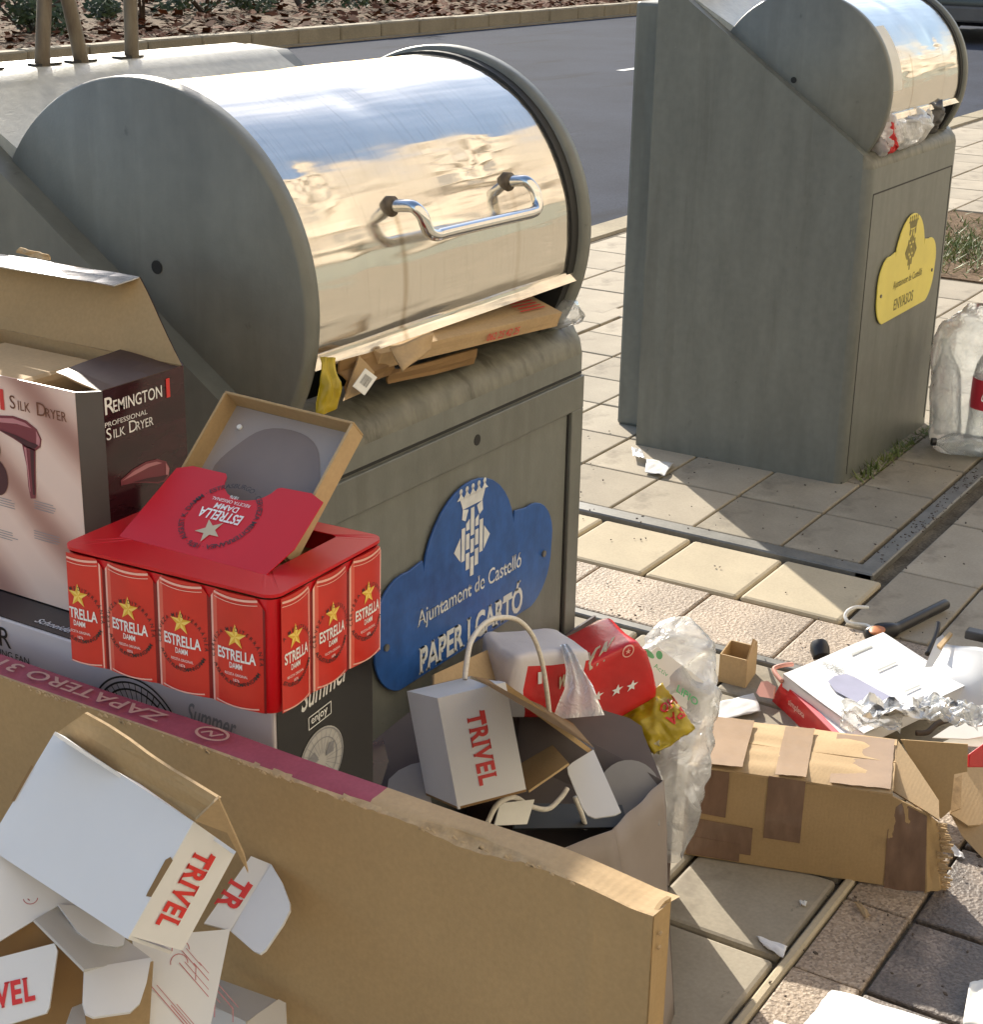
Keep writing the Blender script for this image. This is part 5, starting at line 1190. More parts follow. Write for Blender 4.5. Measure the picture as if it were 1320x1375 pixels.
# ---- dark glossy carton between fan carton and bag
t = thing('dark_carton', 'dark brown glossy carton leaning between fan carton and taupe bag', 'carton', V(.0, -.18, .30))
mb = MB(); flap(mb, [at_d(493, 1001, 2.18), at_d(551, 955, 2.26), at_d(566, 1022, 2.22), at_d(530, 1100, 2.12), at_d(490, 1100, 2.10)], .004); pd = mb.build('side_panel', 'darkflap', t)
mb = MB(); flap(mb, [at_d(493, 1001, 2.17), at_d(514, 990, 2.19), at_d(522, 1022, 2.17), at_d(510, 1060, 2.13), at_d(492, 1060, 2.11)], .002); mb.build('printed_edge', 'darkbox', pd)
mb = MB(); pts = [at_d(518, 1075, 2.12), at_d(522, 1046, 2.14), at_d(535, 1034, 2.15), at_d(552, 1026, 2.16), at_d(570, 1022, 2.17), at_d(580, 1080, 2.13), at_d(575, 1110, 2.1), at_d(520, 1100, 2.1)]
flap(mb, pts, .002); t_ = mb.build('card_insert', ['dim_card', 'kraft'], None); tag(t_, 'round cut grey card insert at the left inside the taupe bag', 'card insert')
# ---- brown envelope behind the bag
t = thing('kraft_mailer', 'brown card mailer with small postage label leaning on the plaque', 'mailer', at_y(640, 930, -.06) - V(0, 0, .06))
mb = MB(); n_ = flap(mb, [at_y(583, 940, -.075), at_y(583, 905, -.05), at_y(690, 856, -.035), at_y(694, 885, -.055), at_y(690, 940, -.09)], .004); pm_ = mb.build('panel', ['kraft_light', 'kraft'], t)
mb = MB(); mb.poly([at_y(u, v, -.058) for u, v in ((667, 886), (667, 873), (677, 868), (690, 860), (691, 875))][::-1]); mb.build('label', 'offwhite', pm_)
mb = MB(); mb.poly([at_y(u, v, -.0595) for u, v in ((667, 886), (667, 873), (674, 869), (674, 883))][::-1]); mb.build('label_edge', 'orange', pm_)
mb = MB(); mb.poly([at_y(u, v, -.0595) for u, v in ((680, 879), (680, 869), (687, 865), (688, 876))][::-1]); mb.build('label_mark', 'black_ink', pm_)
# ---- dark maroon carton lid behind the red pack
t = thing('dark_carton', 'open dark maroon carton under and behind the red tissue pack', 'carton', V(.62, -.10, 0))
CB = [V(.42, -.205, 0), V(.80, -.205, 0), V(.80, -.018, 0), V(.42, -.018, 0)]
for i in range(4):
    a_, b_ = CB[i], CB[(i + 1) % 4]; MB().patch([a_, b_, b_ + V(0, 0, .30), a_ + V(0, 0, .30)], 4, 4, .004, wob(.003, 2, 2, i)).build('side_panel', 'darkflap', t)
MB().poly([q + V(0, 0, .29) for q in CB]).build('inner_lid', 'darkflap', t)
MB().patch([CB[3] + V(0, 0, .30), CB[2] + V(0, 0, .30), CB[2] + V(.02, -.005, .47), CB[3] + V(.02, -.005, .475)], 6, 6, .004, wob(.006, 2, 2, 4)).build('lid_flap', 'darkflap', t)
# ---- red wrapped tissue pack: a pillow with tapered ends
def pillow(c, ax, ay, az, la, lb, lc, n=40, m=28, p=9.0, seed=1, amp=.008, sc=14):
    vs_, fs_ = [], []
    for i in range(m + 1):
        v = -math.pi / 2 + math.pi * i / m
        for j in range(n):
            u = 2 * math.pi * j / n
            f = lambda w_: math.copysign(abs(w_) ** (2 / p), w_)
            vs_.append(c + ax * (la * f(math.sin(v))) + ay * (lb * f(math.cos(v)) * f(math.cos(u))) + az * (lc * f(math.cos(v)) * f(math.sin(u))))
    vs_ = crumple(vs_, amp, sc, seed)
    for i in range(m):
        for j in range(n): fs_.append((i * n + j, i * n + (j + 1) % n, (i + 1) * n + (j + 1) % n, (i + 1) * n + j))
    return vs_, fs_, n, m
dP = 2.66
cR = at_d(800, 912, dP); ax = (at_d(848, 895, dP + .02) - at_d(700, 915, dP - .08)).normalized(); az = V(0, 0, 1) - ax * ax.z; az.normalize(); ay = az.cross(ax)
t = thing('tissue_pack', 'red plastic pack with gold letters and white stars behind the taupe bag', 'pack', cR - V(0, 0, .08))
ax2 = (ax + az * .38).normalized(); az2 = ay.cross(ax2) * -1 if ay.cross(ax2).z < 0 else ay.cross(ax2)
vs_, fs_, n, m = pillow(cR + V(0, 0, .008), ax2, ay, az2, .070, .056, .058, seed=3, amp=.013, sc=10)
pk = MB().add(vs_, fs_).build('wrapper', 'red_film', t, auto=32)
def view_face(u0, v0, u1, v1, u2, v2, d, off=.0): o_ = at_d(u0, v0, d); return Face(o_, (at_d(u1, v1, d) - o_), (at_d(u2, v2, d) - o_), off=off)
from mathutils.bvhtree import BVHTree
def drape(mb, vs_, lift=.0018):
    """press flat print onto the wrapper"""
    tr = BVHTree.FromPolygons([tuple(q) for q in vs_], DFS[0]); far = sum(vs_, Vector()) / len(vs_); k0 = (far - CAM).length - .06
    out = []
    for p in mb.v:
        r = (p - CAM).normalized(); h = tr.ray_cast(CAM, r)
        out.append(h[0] + h[1] * (lift if h[1].dot(r) < 0 else -lift) if h[0] is not None else CAM + r * k0)
    mb.v = out
DFS = [fs_]
F = view_face(780, 905, 812, 885, 788, 880, dP - .05); mb = MB(); F.text(mb, 'MW', 0, 0, 1.0, width=1.15, bold=.05); drape(mb, vs_); mb.build('lettering', 'pale_gold', pk)
mb = MB()
for u, v in ((802, 934), (828, 926), (848, 920)): Face(at_d(u, v, dP - .05), (at_d(u + 8, v - 3, dP - .05) - at_d(u, v, dP - .05)), (at_d(u + 2, v - 8, dP - .05) - at_d(u, v, dP - .05))).star(mb, 0, 0, 1.0)
drape(mb, vs_); mb.build('star_print', 'white_ink', pk)
mb = MB(); F = view_face(843, 874, 851, 872, 844, 866, dP - .05); F.ring(mb, 0, 0, .9, .18, n=16); F.star(mb, 0, 0, .5); drape(mb, vs_); mb.build('logo', 'can_light', pk)
cL = at_d(714, 905, dP - .10); t = thing('tissue_pack', 'clear wrapped pale tissue pack with red band left of the gold letters', 'pack', cL - V(0, 0, .08))
vs_, fs_, n, m = pillow(cL + V(0, 0, .004), ax, ay, az, .066, .056, .054, seed=7, amp=.009, sc=12)
mb = MB(); mb.v = [Vector(q) for q in vs_]
for f in fs_:
    c = sum((vs_[i] for i in f), Vector()) / 4 - cL; a_, z_ = c.dot(ax), c.dot(az)
    mb.f.append(list(f)); mb.m.append(1 if (a_ > -.040 and z_ < .022) else 0)
pk = mb.build('wrapper', ['tissue', 'red_film'], t, auto=32); DFS[0] = fs_
F = view_face(748, 925, 770, 912, 752, 905, dP - .15); mb = MB(); F.text(mb, 'WN', 0, 0, .8, width=.9, bold=.05); drape(mb, vs_); mb.build('lettering', 'pale_gold', pk)
mb = MB(); F = view_face(722, 918, 727, 917, 722, 902, dP - .15); F.poly(mb, [(0, 0), (1, 0), (1, 1), (0, 1)]); drape(mb, vs_); mb.build('label_mark', 'white_ink', pk)
# ---- white carrier bag straps between the packs
mb = MB(); gx = []
prof = [(752, 866, 762, 864, 2.52), (757, 880, 772, 878, 2.50), (760, 900, 782, 898, 2.49), (758, 925, 796, 920, 2.48), (748, 948, 805, 944, 2.47), (742, 966, 812, 960, 2.47)]
rows = []
for u0, v0, u1, v1, d in prof:
    rows.append([at_d(u0 + (u1 - u0) * k / 10, v0 + (v1 - v0) * k / 10, d + .005 * math.sin(k * 1.3 + v0 * .02)) for k in range(11)])
mb.add([p for r_ in rows for p in r_], [(i * 11 + k, i * 11 + k + 1, (i + 1) * 11 + k + 1, (i + 1) * 11 + k) for i in range(5) for k in range(10)])
t_ = mb.build('carrier_bag_strap', 'film_white', None, smooth=True); tag(t_, 'white plastic carrier strap hanging over the red pack', 'bag strap')
# ---- translucent carrier bag
t = thing('carrier_bag', 'translucent white carrier bag standing between taupe bag and taped carton', 'plastic bag', (.72, -.22, 0))
prof = [(905, 1153, 893, 909, 2.74), (903, 1120, 880, 922, 2.74), (908, 1080, 872, 938, 2.74), (914, 1040, 868, 948, 2.75), (918, 1000, 866, 954, 2.77), (920, 960, 862, 960, 2.79), (918, 920, 858, 966, 2.81), (914, 885, 862, 964, 2.83), (912, 862, 872, 952, 2.85), (914, 842, 888, 938, 2.86), (918, 829, 906, 930, 2.87)]
rings = []; ns = 96
for (cu, v, u0, u1, d) in prof:
    c = at_d((u0 + u1) / 2, v, d); rx = (at_d(u1, v, d) - at_d(u0, v, d)) / 2; dpt = Vector((-ROT[2][0], -ROT[2][1], 0)).normalized() * rx.length * .75
    rings.append([c + rx * math.cos(2 * math.pi * k / ns) + dpt * math.sin(2 * math.pi * k / ns) for k in range(ns)])
# refine between rings
fine = []
for a, b in zip(rings, rings[1:]):
    for s in (0, .14, .28, .42, .56, .7, .85): fine.append([p * (1 - s) + q * s for p, q in zip(a, b)])
fine.append(rings[-1]); fl_ = [p for r_ in fine for p in r_]
def folds(p, k):
    q = V(p.x * 15 + p.z * 2, p.y * 15, p.z * 2.4); return (.22 - abs(mn.noise(q))) * .040 + (.22 - abs(mn.noise(V(q.x * 2.2, q.y * 2.2, q.z * .9) + V(3, 1, 2)))) * .016
ctr = sum(fl_, Vector()) / len(fl_); fl2 = []
for i, p in enumerate(fl_):
    cc = sum(fine[i // ns], Vector()) / ns; n_ = (p - cc); n_.normalize(); fl2.append(p + n_ * folds(p, i))
mb = MB(); nr = len(fine)
# leave the near upper part open: the mouth
for i in range(nr - 1):
    for k in range(ns):
        k2_ = (k + 1) % ns; c = (fl2[i * ns + k] + fl2[(i + 1) * ns + k2_]) / 2
        mb.f.append([i * ns + k, i * ns + k2_, (i + 1) * ns + k2_, (i + 1) * ns + k]); mb.m.append(0)
mb.v = fl2; cb = mb.build('bag_film', 'film', t, smooth=True)
mb = MB(); F = view_face(868, 880, 878, 888, 872, 870, 2.745); F.text(mb, 'LIPIO', 4.4, -1.2, .85, bold=.02, rot=.05); F.text(mb, 'Activ', 1.2, -.6, .6, rot=.05); F.ell(mb, .2, .4, .7, .35, 14); F.ell(mb, 1.3, 1.1, .4, .5, 12)
MAT['green_ink'] = flat('green print', (.12, .50, .22), .5); mb.build('lettering', 'green_ink', t)
# paper carton seen in the bag mouth, carrying the green print
mb = MB(); flap(mb, [at_d(862, 885, 2.775), at_d(882, 868, 2.785), at_d(945, 915, 2.79), at_d(938, 962, 2.765), at_d(918, 950, 2.765), at_d(866, 918, 2.765)], .004); t_ = mb.build('milk_carton', ['offwhite', 'offwhite'], None); tag(t_, 'pale carton with green lettering inside the translucent carrier bag', 'carton')
# ---- yellow packet
t = thing('snack_packet', 'crumpled mustard yellow packet with red letters in the carrier bag mouth', 'packet', at_d(885, 1000, 2.66))
c = [at_d(834, 960, 2.66), at_d(878, 1014, 2.62), at_d(936, 978, 2.64), at_d(890, 916, 2.68)]
mb = MB().patch(c, 22, 22, .004, lambda u, v: .016 * math.sin(math.pi * u) * math.sin(math.pi * v) + .012 * mn.noise(V(u * 4, v * 4, 2)) + .007 * abs(mn.noise(V(u * 9, v * 9, 5))), edge=.05)
sp = mb.build('wrapper', 'yellow_film', t, smooth=True); pv_ = list(mb.v)[:23 * 23]; DFS[0] = [(j * 23 + i, j * 23 + i + 1, (j + 1) * 23 + i + 1, (j + 1) * 23 + i) for j in range(22) for i in range(22)]
F = view_face(884, 966, 908, 950, 900, 985, 2.62); mb = MB(); F = Face(at_d(911, 946, 2.63), at_d(889, 962, 2.63) - at_d(911, 946, 2.63), at_d(920, 962, 2.63) - at_d(911, 946, 2.63)); F.text(mb, 'HO', 0, -.75, .65, width=.95, bold=.03)
F.text(mb, 'PA', -.05, .25, .75, width=.95, bold=.03); drape(mb, pv_); mb.build('lettering', 'red_ink', sp)
mb = MB().patch([at_d(842, 962, 2.66), at_d(882, 958, 2.64), at_d(886, 1012, 2.62), at_d(866, 1010, 2.63)], 12, 12, .002, lambda u, v: .018 * abs(mn.noise(V(u * 3, v * 4, 7))) + .004 * mn.noise(V(u * 9, v * 9, 1))); MAT['pale_yellow'] = pm('pale yellow packet lining', (.52, .47, .28), .5, var=.15, vs=30); mb.build('torn_lining', 'pale_yellow', sp, smooth=True)
#__PART5__
# ================================================================== RIGHT SIDE: LITTER ON THE PAVEMENT
def q4(a, b): return (880 + a / 2.989, 780 + b / 2.989)
# ---- taped brown carton
yw = R(17); XA = V(math.cos(yw), math.sin(yw), 0); YA = V(-math.sin(yw), math.cos(yw), 0); ZA = V(0, 0, 1)
O = V(1.007, -.524, .004); DX, DY, DZ = .204, .36, .183
t = thing('taped_carton', 'battered brown carton bound with parcel tape on the aggregate paving', 'carton', O + XA * .1 + YA * .17 - V(0, 0, .004))
def bx(x, y, z): return O + XA * x + YA * y + ZA * z
def bulge(k, s): return lambda a, b: k * math.sin(math.pi * a) * math.sin(math.pi * b) + .004 * mn.noise(V(a * 3 + s, b * 3, s))
MB().patch([bx(0, DY, 0), bx(0, 0, 0), bx(-.004, 0, DZ), bx(.012, DY, DZ - .01)], 12, 10, .004, bulge(.007, 1)).build('front_panel', 'kraft', t, auto=35)
tpn = MB().patch([bx(-.004, 0, DZ), bx(.100, 0, DZ + .006), bx(.104, DY, DZ), bx(.012, DY, DZ - .01)][::-1], 10, 12, .004, bulge(-.004, 3)).build('top_flap', 'kraft_light', t, auto=35)
MB().patch([bx(.102, 0, DZ + .006), bx(DX, 0, DZ), bx(DX, DY, DZ - .006), bx(.105, DY, DZ)][::-1], 10, 12, .004, bulge(-.003, 5)).build('top_flap', 'kraft_light', t, auto=35)
MB().patch([bx(DX, 0, 0), bx(DX, DY, 0), bx(DX, DY, DZ - .006), bx(DX, 0, DZ)], 6, 6, .004, bulge(.004, 6)).build('back_panel', 'kraft', t)
MB().patch([bx(DX, DY, 0), bx(0, DY, 0), bx(.012, DY, DZ - .01), bx(DX, DY, DZ - .006)], 6, 6, .004, bulge(-.004, 7)).build('end_panel', 'kraft', t)
MB().poly([bx(0, 0, 0), bx(DX, 0, 0), bx(DX, DY, 0), bx(0, DY, 0)][::-1]).build('base_panel', 'kraft', t)
G_ = at_z(*q4(1085, 1250), O.z); eD = (G_ - O); eD.z = 0; eL = eD.length; eD.normalize(); nE = V(eD.y, -eD.x, 0)
nE = -nE if nE.dot(CAM - O) < 0 else nE
def ex(a, b, off=0): return at_p(*q4(a, b), nE, nE.dot(O) + off)
mb = MB().patch([O, ex(1090, 1248), ex(1092, 935), bx(-.004, 0, DZ - .002)], 10, 10, .004, lambda a, b: .004 * mn.noise(V(a * 3, b * 3, 2))); mb.build('end_panel', 'kraft', t, auto=35)
MB().patch([ex(916, 1236, .002), ex(1082, 1246, .002), ex(1090, 945, .002), ex(942, 862, .002)], 12, 12, .001, lambda a, b: .004 * mn.noise(V(a * 3, b * 3, 2)) + .0025 * abs(mn.noise(V(a * 7, b * 7, 2)))).build('tape', 'tape', t, auto=35)
# crushed, frayed corrugated edge of the end
MB().patch([ex(1080, 1250, -.002), ex(1165, 1225, -.03), ex(1150, 980, -.03), ex(1085, 925, -.002)], 8, 12, .004, wob(.010, 3, 5, 2)).build('crushed_end', 'kraft', t, auto=35)
mb = MB(); rnd = random.Random(4)
for i in range(60):
    s = i / 59; a0 = ex(1165 - 22 * (1 - s) ** 2 - 25 * s + rnd.uniform(-22, 6), 1235 - 265 * s, -.026 + rnd.uniform(-.006, .008))
    mb.obox(a0, eD * rnd.uniform(.008, .020), nE * .003, V(0, 0, rnd.uniform(.0015, .004)))
e_ = mb.build('frayed_edge', 'kraft_edge', t); e_['kind'] = 'stuff'
mb = MB(); flap(mb, [ex(948, 838, .001), at_p(*q4(975, 640), ZA, O.z + DZ + .004), ex(1045, 740, -.05), ex(1138, 880, -.03), ex(1140, 958, -.02), ex(1090, 925, .0)], .004, 0, 0); mb.build('end_flap', 'kraft_light', t)
mb = MB(); flap(mb, [ex(985, 636, -.16), ex(1255, 655, -.16), ex(1252, 765, -.15), ex(1200, 775, -.15), ex(1185, 920, -.13), ex(1145, 955, -.12)], .004, 0, 0); mb.build('end_flap', 'kraft', t)
def strip(nm, y0, y1, a, b, m, side, lift=.0016, s=0):
    """tape on the front (side F: a..b = z range) or on the top (side T: a..b = x range)"""
    if side == 'F':
        c = [bx(-lift, y1, a), bx(-lift, y0, a), bx(-lift, y0, b), bx(-lift, y1, b)]
        f = lambda u, v: .007 * math.sin(math.pi * (1 - (y1 + (y0 - y1) * u) / DY)) * math.sin(math.pi * (a + (b - a) * v) / DZ) + .004 * mn.noise(V((1 - (y1 + (y0 - y1) * u) / DY) * 3 + 1, (a + (b - a) * v) / DZ * 3, 1)) + .0007 * abs(mn.noise(V(u * 9, v * 9, s)))
        mb = MB().patch(c, 10, 8, .0006, f)
        for p in mb.v:      # follow the lean of the panel
            k = (p - O).z / DZ; yl = (p - O).dot(YA) / DY; p += XA * ((-.004 + .016 * yl) * k)
    else:
        c = [bx(a, y0, DZ + .008 + lift), bx(b, y0, DZ + .010 + lift), bx(b, y1, DZ + .006 + lift), bx(a, y1, DZ + .004 + lift)][::-1]
        mb = MB().patch([c[1], c[0], c[3], c[2]], 10, 8, .0006, lambda u, v: .0012 * abs(mn.noise(V(u * 7, v * 7, s))), edge=.03)
    return mb.build(nm, m, t, auto=35)
strip('tape', .150, .215, .062, DZ, 'tape', 'F', s=1); strip('tape', .150, .205, .000, .19, 'tape_light', 'T', s=2)
strip('tape', .004, .110, .000, .19, 'tape_light', 'T', .0012, s=3); strip('tape', .262, .350, .004, .19, 'tape_light', 'T', .0012, s=4)
strip('tape', .235, .352, .020, .078, 'tape', 'F', s=5); strip('tape', .285, .352, .090, DZ - .008, 'tape', 'F', s=6); strip('tape', .255, .352, .003, .040, 'tape', 'F', .0026, s=7)
# ---- red and white appliance box
c0 = V(1.615, -.06, 0)
t = thing('appliance_box', 'open red tray with white printed sleeve and window lying behind the taped carton', 'box', (1.72, -.12, 0))
zt = .085
a, b, c, d = at_z(1052, 905, zt), at_z(1186, 849, zt), at_z(1268, 908, zt), at_z(1160, 985, zt)
c = b + (d - a)
n_ = V(0, 0, 1)
tp = MB().patch([a, d, c, b], 8, 8, .004, wob(.003, 2, 2, 1)).build('sleeve_top', 'white', t)
lo = [q - V(0, 0, .030) for q in (a, b, c, d)]
MB().patch([lo[0], lo[3], d, a], 4, 2, .003).build('sleeve_side', 'tissue', t); MB().patch([lo[1], lo[0], a, b], 4, 2, .003).build('sleeve_side', 'white', t)
MB().patch([lo[2], lo[1], b, c], 4, 2, .003).build('sleeve_side', 'white', t); MB().patch([lo[3], lo[2], c, d], 4, 2, .003).build('sleeve_side', 'white', t)
ux = (d - a); uy = (b - a); F = Face(a, ux, uy, off=.0022)
MAT['lilac_print'] = pm('lilac window print', (.33, .33, .43), .4, var=.08, vs=20); MAT['pale_print'] = pm('pale grey print', (.40, .41, .38), .5, var=.1)
def zq(l, z): return [at_z(*q4(*q), z) for q in l]
mb = MB(); mb.poly(zq([(693, 402), (720, 380), (765, 372), (800, 385), (985, 485), (975, 498), (900, 528), (880, 526), (720, 440)], zt + .0035)[::-1]); mb.build('window_print', 'lilac_print', tp)
mb = MB(); F.text(mb, 'HOME', .06, .30, .07, width=.20, rot=.2); F.text(mb, 'MICRO DUO', .17, .32, .05, width=.30, rot=.2)
for l in ([(785, 292), (868, 258), (872, 264), (790, 298)], [(890, 355), (965, 322), (970, 328), (895, 361)], [(1000, 440), (1060, 415), (1064, 421), (1004, 446)]): mb.poly(zq(l, zt + .0035))
mb.build('lettering', 'pale_print', tp)
# red tray below, slid out toward the viewer
ra, rd = at_z(*q4(508, 402), .062), at_z(*q4(705, 602), .062); rux = (rd - ra).normalized(); ruy = (b - a).normalized()
fa, fd = at_z(*q4(468, 482), .0), at_z(*q4(640, 640), .0)
tr_ = MB().patch([fa, fd + (fd - fa) * .3, rd + (rd - ra) * .3, ra], 6, 4, .004, wob(.003, 2, 2, 5)); rt = tr_.build('tray_side', 'red_film', t)
n_ = (fd - fa).cross(ra - fa).normalized(); uyy = n_.cross((fd - fa).normalized())
F = Face(fa, (fd - fa).normalized(), uyy, off=.005); mb = MB(); F.text(mb, 'simplexa', .075, .030, .014, bold=.01); mb.build('lettering', 'can_light', rt)
MB().patch([ra + ruy * .012, rd + (rd - ra) * .4 + ruy * .012, rd + (rd - ra) * .4 + ruy * .075, ra + ruy * .075], 6, 3, .003).build('tray_lining', 'white', t)
MAT['pink_card'] = pm('pinkish red card', (.62, .10, .12), .5, var=.08)
MB().patch([ra + V(0, 0, .001), rd + (rd - ra) * .35 + V(0, 0, .001), rd + (rd - ra) * .35 + ruy * .014 + V(0, 0, .002), ra + ruy * .014 + V(0, 0, .002)], 6, 2, .003).build('tray_rim', 'pink_card', t)
MAT['peach'] = pm('pale red card', (.60, .28, .22), .6, var=.08)
mb = MB(); flap(mb, [at_z(1038, 938, .045), at_z(1020, 935, .02), at_z(1015, 930, .02), at_z(1022, 915, .055), at_z(1030, 914, .06), at_z(1041, 922, .06)], .003, 0, 0); mb.build('side_flap', 'peach', t)
mb = MB(); hp = spline([at_z(1050, 915, .07), at_z(1042, 905, .075), at_z(1040, 897, .08), at_z(1052, 893, .085), at_z(1064, 892, .08)]); mb.tube(hp, .005, 8); mb.build('red_strap', 'peach', t, smooth=True)
# ---- small beige open box
t = thing('small_box', 'small empty beige box beside the carrier bag', 'box', at_z(990, 922))
zz = .0; A = at_z(966, 910, .045); B = at_z(1000, 922, .0)
P0, P1 = at_z(966, 915), at_z(1001, 924); h = .085
mb = MB(); flap(mb, [P0, P1, P1 + V(0, 0, h * .80), P0 + V(0, 0, h * .80)], .003, 0, 0); mb.build('front_panel', 'kraft_light', t)
P2 = P1 + V(.10, -.01, 0) ; P2 = at_z(1014, 905)
mb = MB(); flap(mb, [P1, P2, P2 + V(0, 0, h * .95), P1 + V(0, 0, h * .8)], .003, 0, 0); mb.build('side_panel', 'kraft_light', t)
mb = MB(); flap(mb, [P1 + V(0, 0, h * .8), P2 + V(0, 0, h * .95), at_d(1013, 858, 3.42), at_d(1006, 880, 3.36)], .003, 0, 0); mb.build('raised_flap', 'kraft_light', t)
P3 = P0 + (P2 - P1)
mb = MB(); flap(mb, [P0, P3, P3 + V(0, 0, h * .8), P0 + V(0, 0, h * .8)], .003, 0, 0); mb.build('side_panel', 'kraft', t)
mb = MB(); flap(mb, [P3, P2, P2 + V(0, 0, h * .8), P3 + V(0, 0, h * .8)], .003, 0, 0); mb.build('back_panel', 'kraft', t)
mb = MB(); mb.poly([P0 + V(0, 0, .002), P1 + V(0, 0, .002), P2 + V(0, 0, .002), P3 + V(0, 0, .002)]); mb.build('base_panel', 'kraft', t)
# ---- kitchen brush: black handle with orange end
t = thing('brush', 'black handled brush with orange oval end on the paving', 'brush', at_z(1200, 850))
pp_ = spline([at_z(1163, 852, .012), at_z(1180, 848, .014), at_z(1198, 846, .016), at_z(1214, 839, .018), at_z(1240, 826, .020), at_z(1262, 815, .020), at_z(1270, 811, .018)], 5); n = len(pp_)
rad = [.008 + .013 * math.sin(math.pi * min(1, (i + .6) / 15)) ** .7 if i < 11 else .0135 for i in range(n)]; rad[11] = .0165; rad[-1] = .005
MB().tube(pp_, rad, 14).build('handle', 'black_plastic', t, smooth=True)
vs_, fs_ = ico(at_z(1178, 846, .028), (.028, .018, .006), 3); MB().add(vs_, fs_).build('brush_end', 'orange', t, smooth=True)
# ---- bent wire hook
hp = spline([at_z(u, v, z) for u, v, z in ((1166, 816, .03), (1150, 815, .035), (1139, 820, .03), (1135, 828, .02), (1140, 836, .012), (1152, 838, .008), (1165, 840, .008), (1172, 846, .008))])
o = MB().tube(hp, .0045, 8).build('wire_hook', 'offwhite', None, smooth=True); tag(o, 'bent pale wire hook lying before the black brush', 'hook')
# ---- dark round cap
p = at_z(1101, 872, .02); o = MB().tube([p + V(-.012, -.010, -.012), p, p + V(.012, .008, .008)], [.020, .023, .020], 18).build('cap', 'black_plastic', None, auto=40); tag(o, 'small dark round cap behind the white printed sleeve', 'cap')
# ---- white board with torn edge at the right
t = thing('torn_board', 'large torn white board propped up at the right picture edge', 'board', at_z(1300, 930))
bd = lambda u, v, z: at_z(u, v, z)
c = [bd(1232, 925, .06), bd(1262, 862, .10), bd(1350, 875, .20), bd(1345, 965, .05)]
mb = MB().patch([c[0], c[3], c[2], c[1]], 14, 14, .006, wob(.010, 2, 2, 3), 0, 1, 2, edge=.025); bo = mb.build('panel', ['white', 'kraft', 'kraft_edge'], t, smooth=True)
mb = MB(); flap(mb, [bd(1231, 923, .065), bd(1240, 900, .08), bd(1258, 857, .11), bd(1266, 852, .12), bd(1272, 862, .105), bd(1250, 905, .075), bd(1262, 935, .058)], .003); mb.build('folded_edge', ['grey_carton', 'kraft'], t)
mb = MB(); flap(mb, [bd(1258, 866, .125), bd(1275, 848, .135), bd(1279, 850, .135), bd(1263, 870, .125)], .006, 0, 0); mb.build('torn_corner', 'kraft_light', t)
o = MB().obox(bd(1294, 858, .14), bd(1340, 868, .15) - bd(1294, 858, .14), V(.03, .0, 0), V(0, 0, .02)).build('dark_bar', 'black_plastic', None, bevel=.004); tag(o, 'dark bar lying on top of the torn white board', 'bar')
hp = spline([bd(1245, 878, .06), bd(1253, 862, .07), bd(1258, 848, .08), bd(1260, 835, .09)]); o = MB().tube(hp, [.006] * (len(hp) - 1) + [.001], 8).build('leaf_strip', 'black_plastic', None, smooth=True); tag(o, 'thin dark curled strip standing beside the torn white board', 'strip')
# ---- crumpled foil packaging
for u, v, d, r, m, s, lab in ((1200, 955, 3.30, (.060, .045, .020), 'foil', 2, 'crumpled silver film packaging beside the torn white board'), (1170, 965, 3.28, (.055, .03, .016), 'film_clear', 5, 'crumpled clear blister on the corner of the white sleeve'), (1262, 948, 3.30, (.045, .035, .020), 'foil', 8, 'dark silver crumpled wrapper nearest the torn white board'), (1283, 958, 3.25, (.05, .03, .03), 'film_clear', 11, 'clear crumpled film under the torn white board')):
    c_ = at_d(u, v, d); ax_ = V(math.cos(s), math.sin(s), 0); ay_ = V(-math.sin(s), math.cos(s), .25); K_ = 1.15
    o = MB().patch([c_ - ax_ * r[0] * K_ - ay_ * r[1] * K_, c_ + ax_ * r[0] * K_ - ay_ * r[1] * K_, c_ + ax_ * r[0] * K_ + ay_ * r[1] * K_, c_ - ax_ * r[0] * K_ + ay_ * r[1] * K_], 13, 13, .0008, lambda a, b: .030 * mn.noise(V(a * 3.0 + s, b * 3.0, s)) + .022 * abs(mn.noise(V(a * 5 + s, b * 5, s * 2))), edge=.12).build('crumpled_film', m, None, smooth=False); tag(o, lab, 'wrapper')
# ---- dark stick and white paper strips
hp = spline([at_z(u, v, z) for u, v, z in ((1230, 984, .05), (1245, 983, .05), (1258, 972, .055), (1275, 966, .06))]); o = MB().tube(hp, .006, 8).build('stick', 'bark', None, smooth=True); tag(o, 'thin dark stick behind the taped carton flap', 'stick')
for i, (pts, lab) in enumerate([([(1252, 990, .06), (1275, 975, .07), (1330, 962, .08), (1340, 985, .07), (1300, 992, .06)], 'curled white paper strip at the right edge above the red tray'), ([(1262, 998, .05), (1290, 985, .055), (1340, 990, .05), (1340, 1005, .04)], 'lower white paper strip touching the red tray')]):
    mb = MB(); flap(mb, [at_z(*q) for q in pts], .002); o = mb.build('paper_strip', ['offwhite', 'offwhite'], None); tag(o, lab, 'paper')
o = MB(); flap(o, [at_z(1300, 1030, .03), at_z(1301, 1012, .05), at_z(1325, 995, .07), at_z(1350, 1000, .06), at_z(1350, 1030, .03)], .012, 0, 0); o = o.build('red_tray', 'red_film', None, bevel=.003); tag(o, 'glossy red tray corner cut by the right picture edge', 'tray')
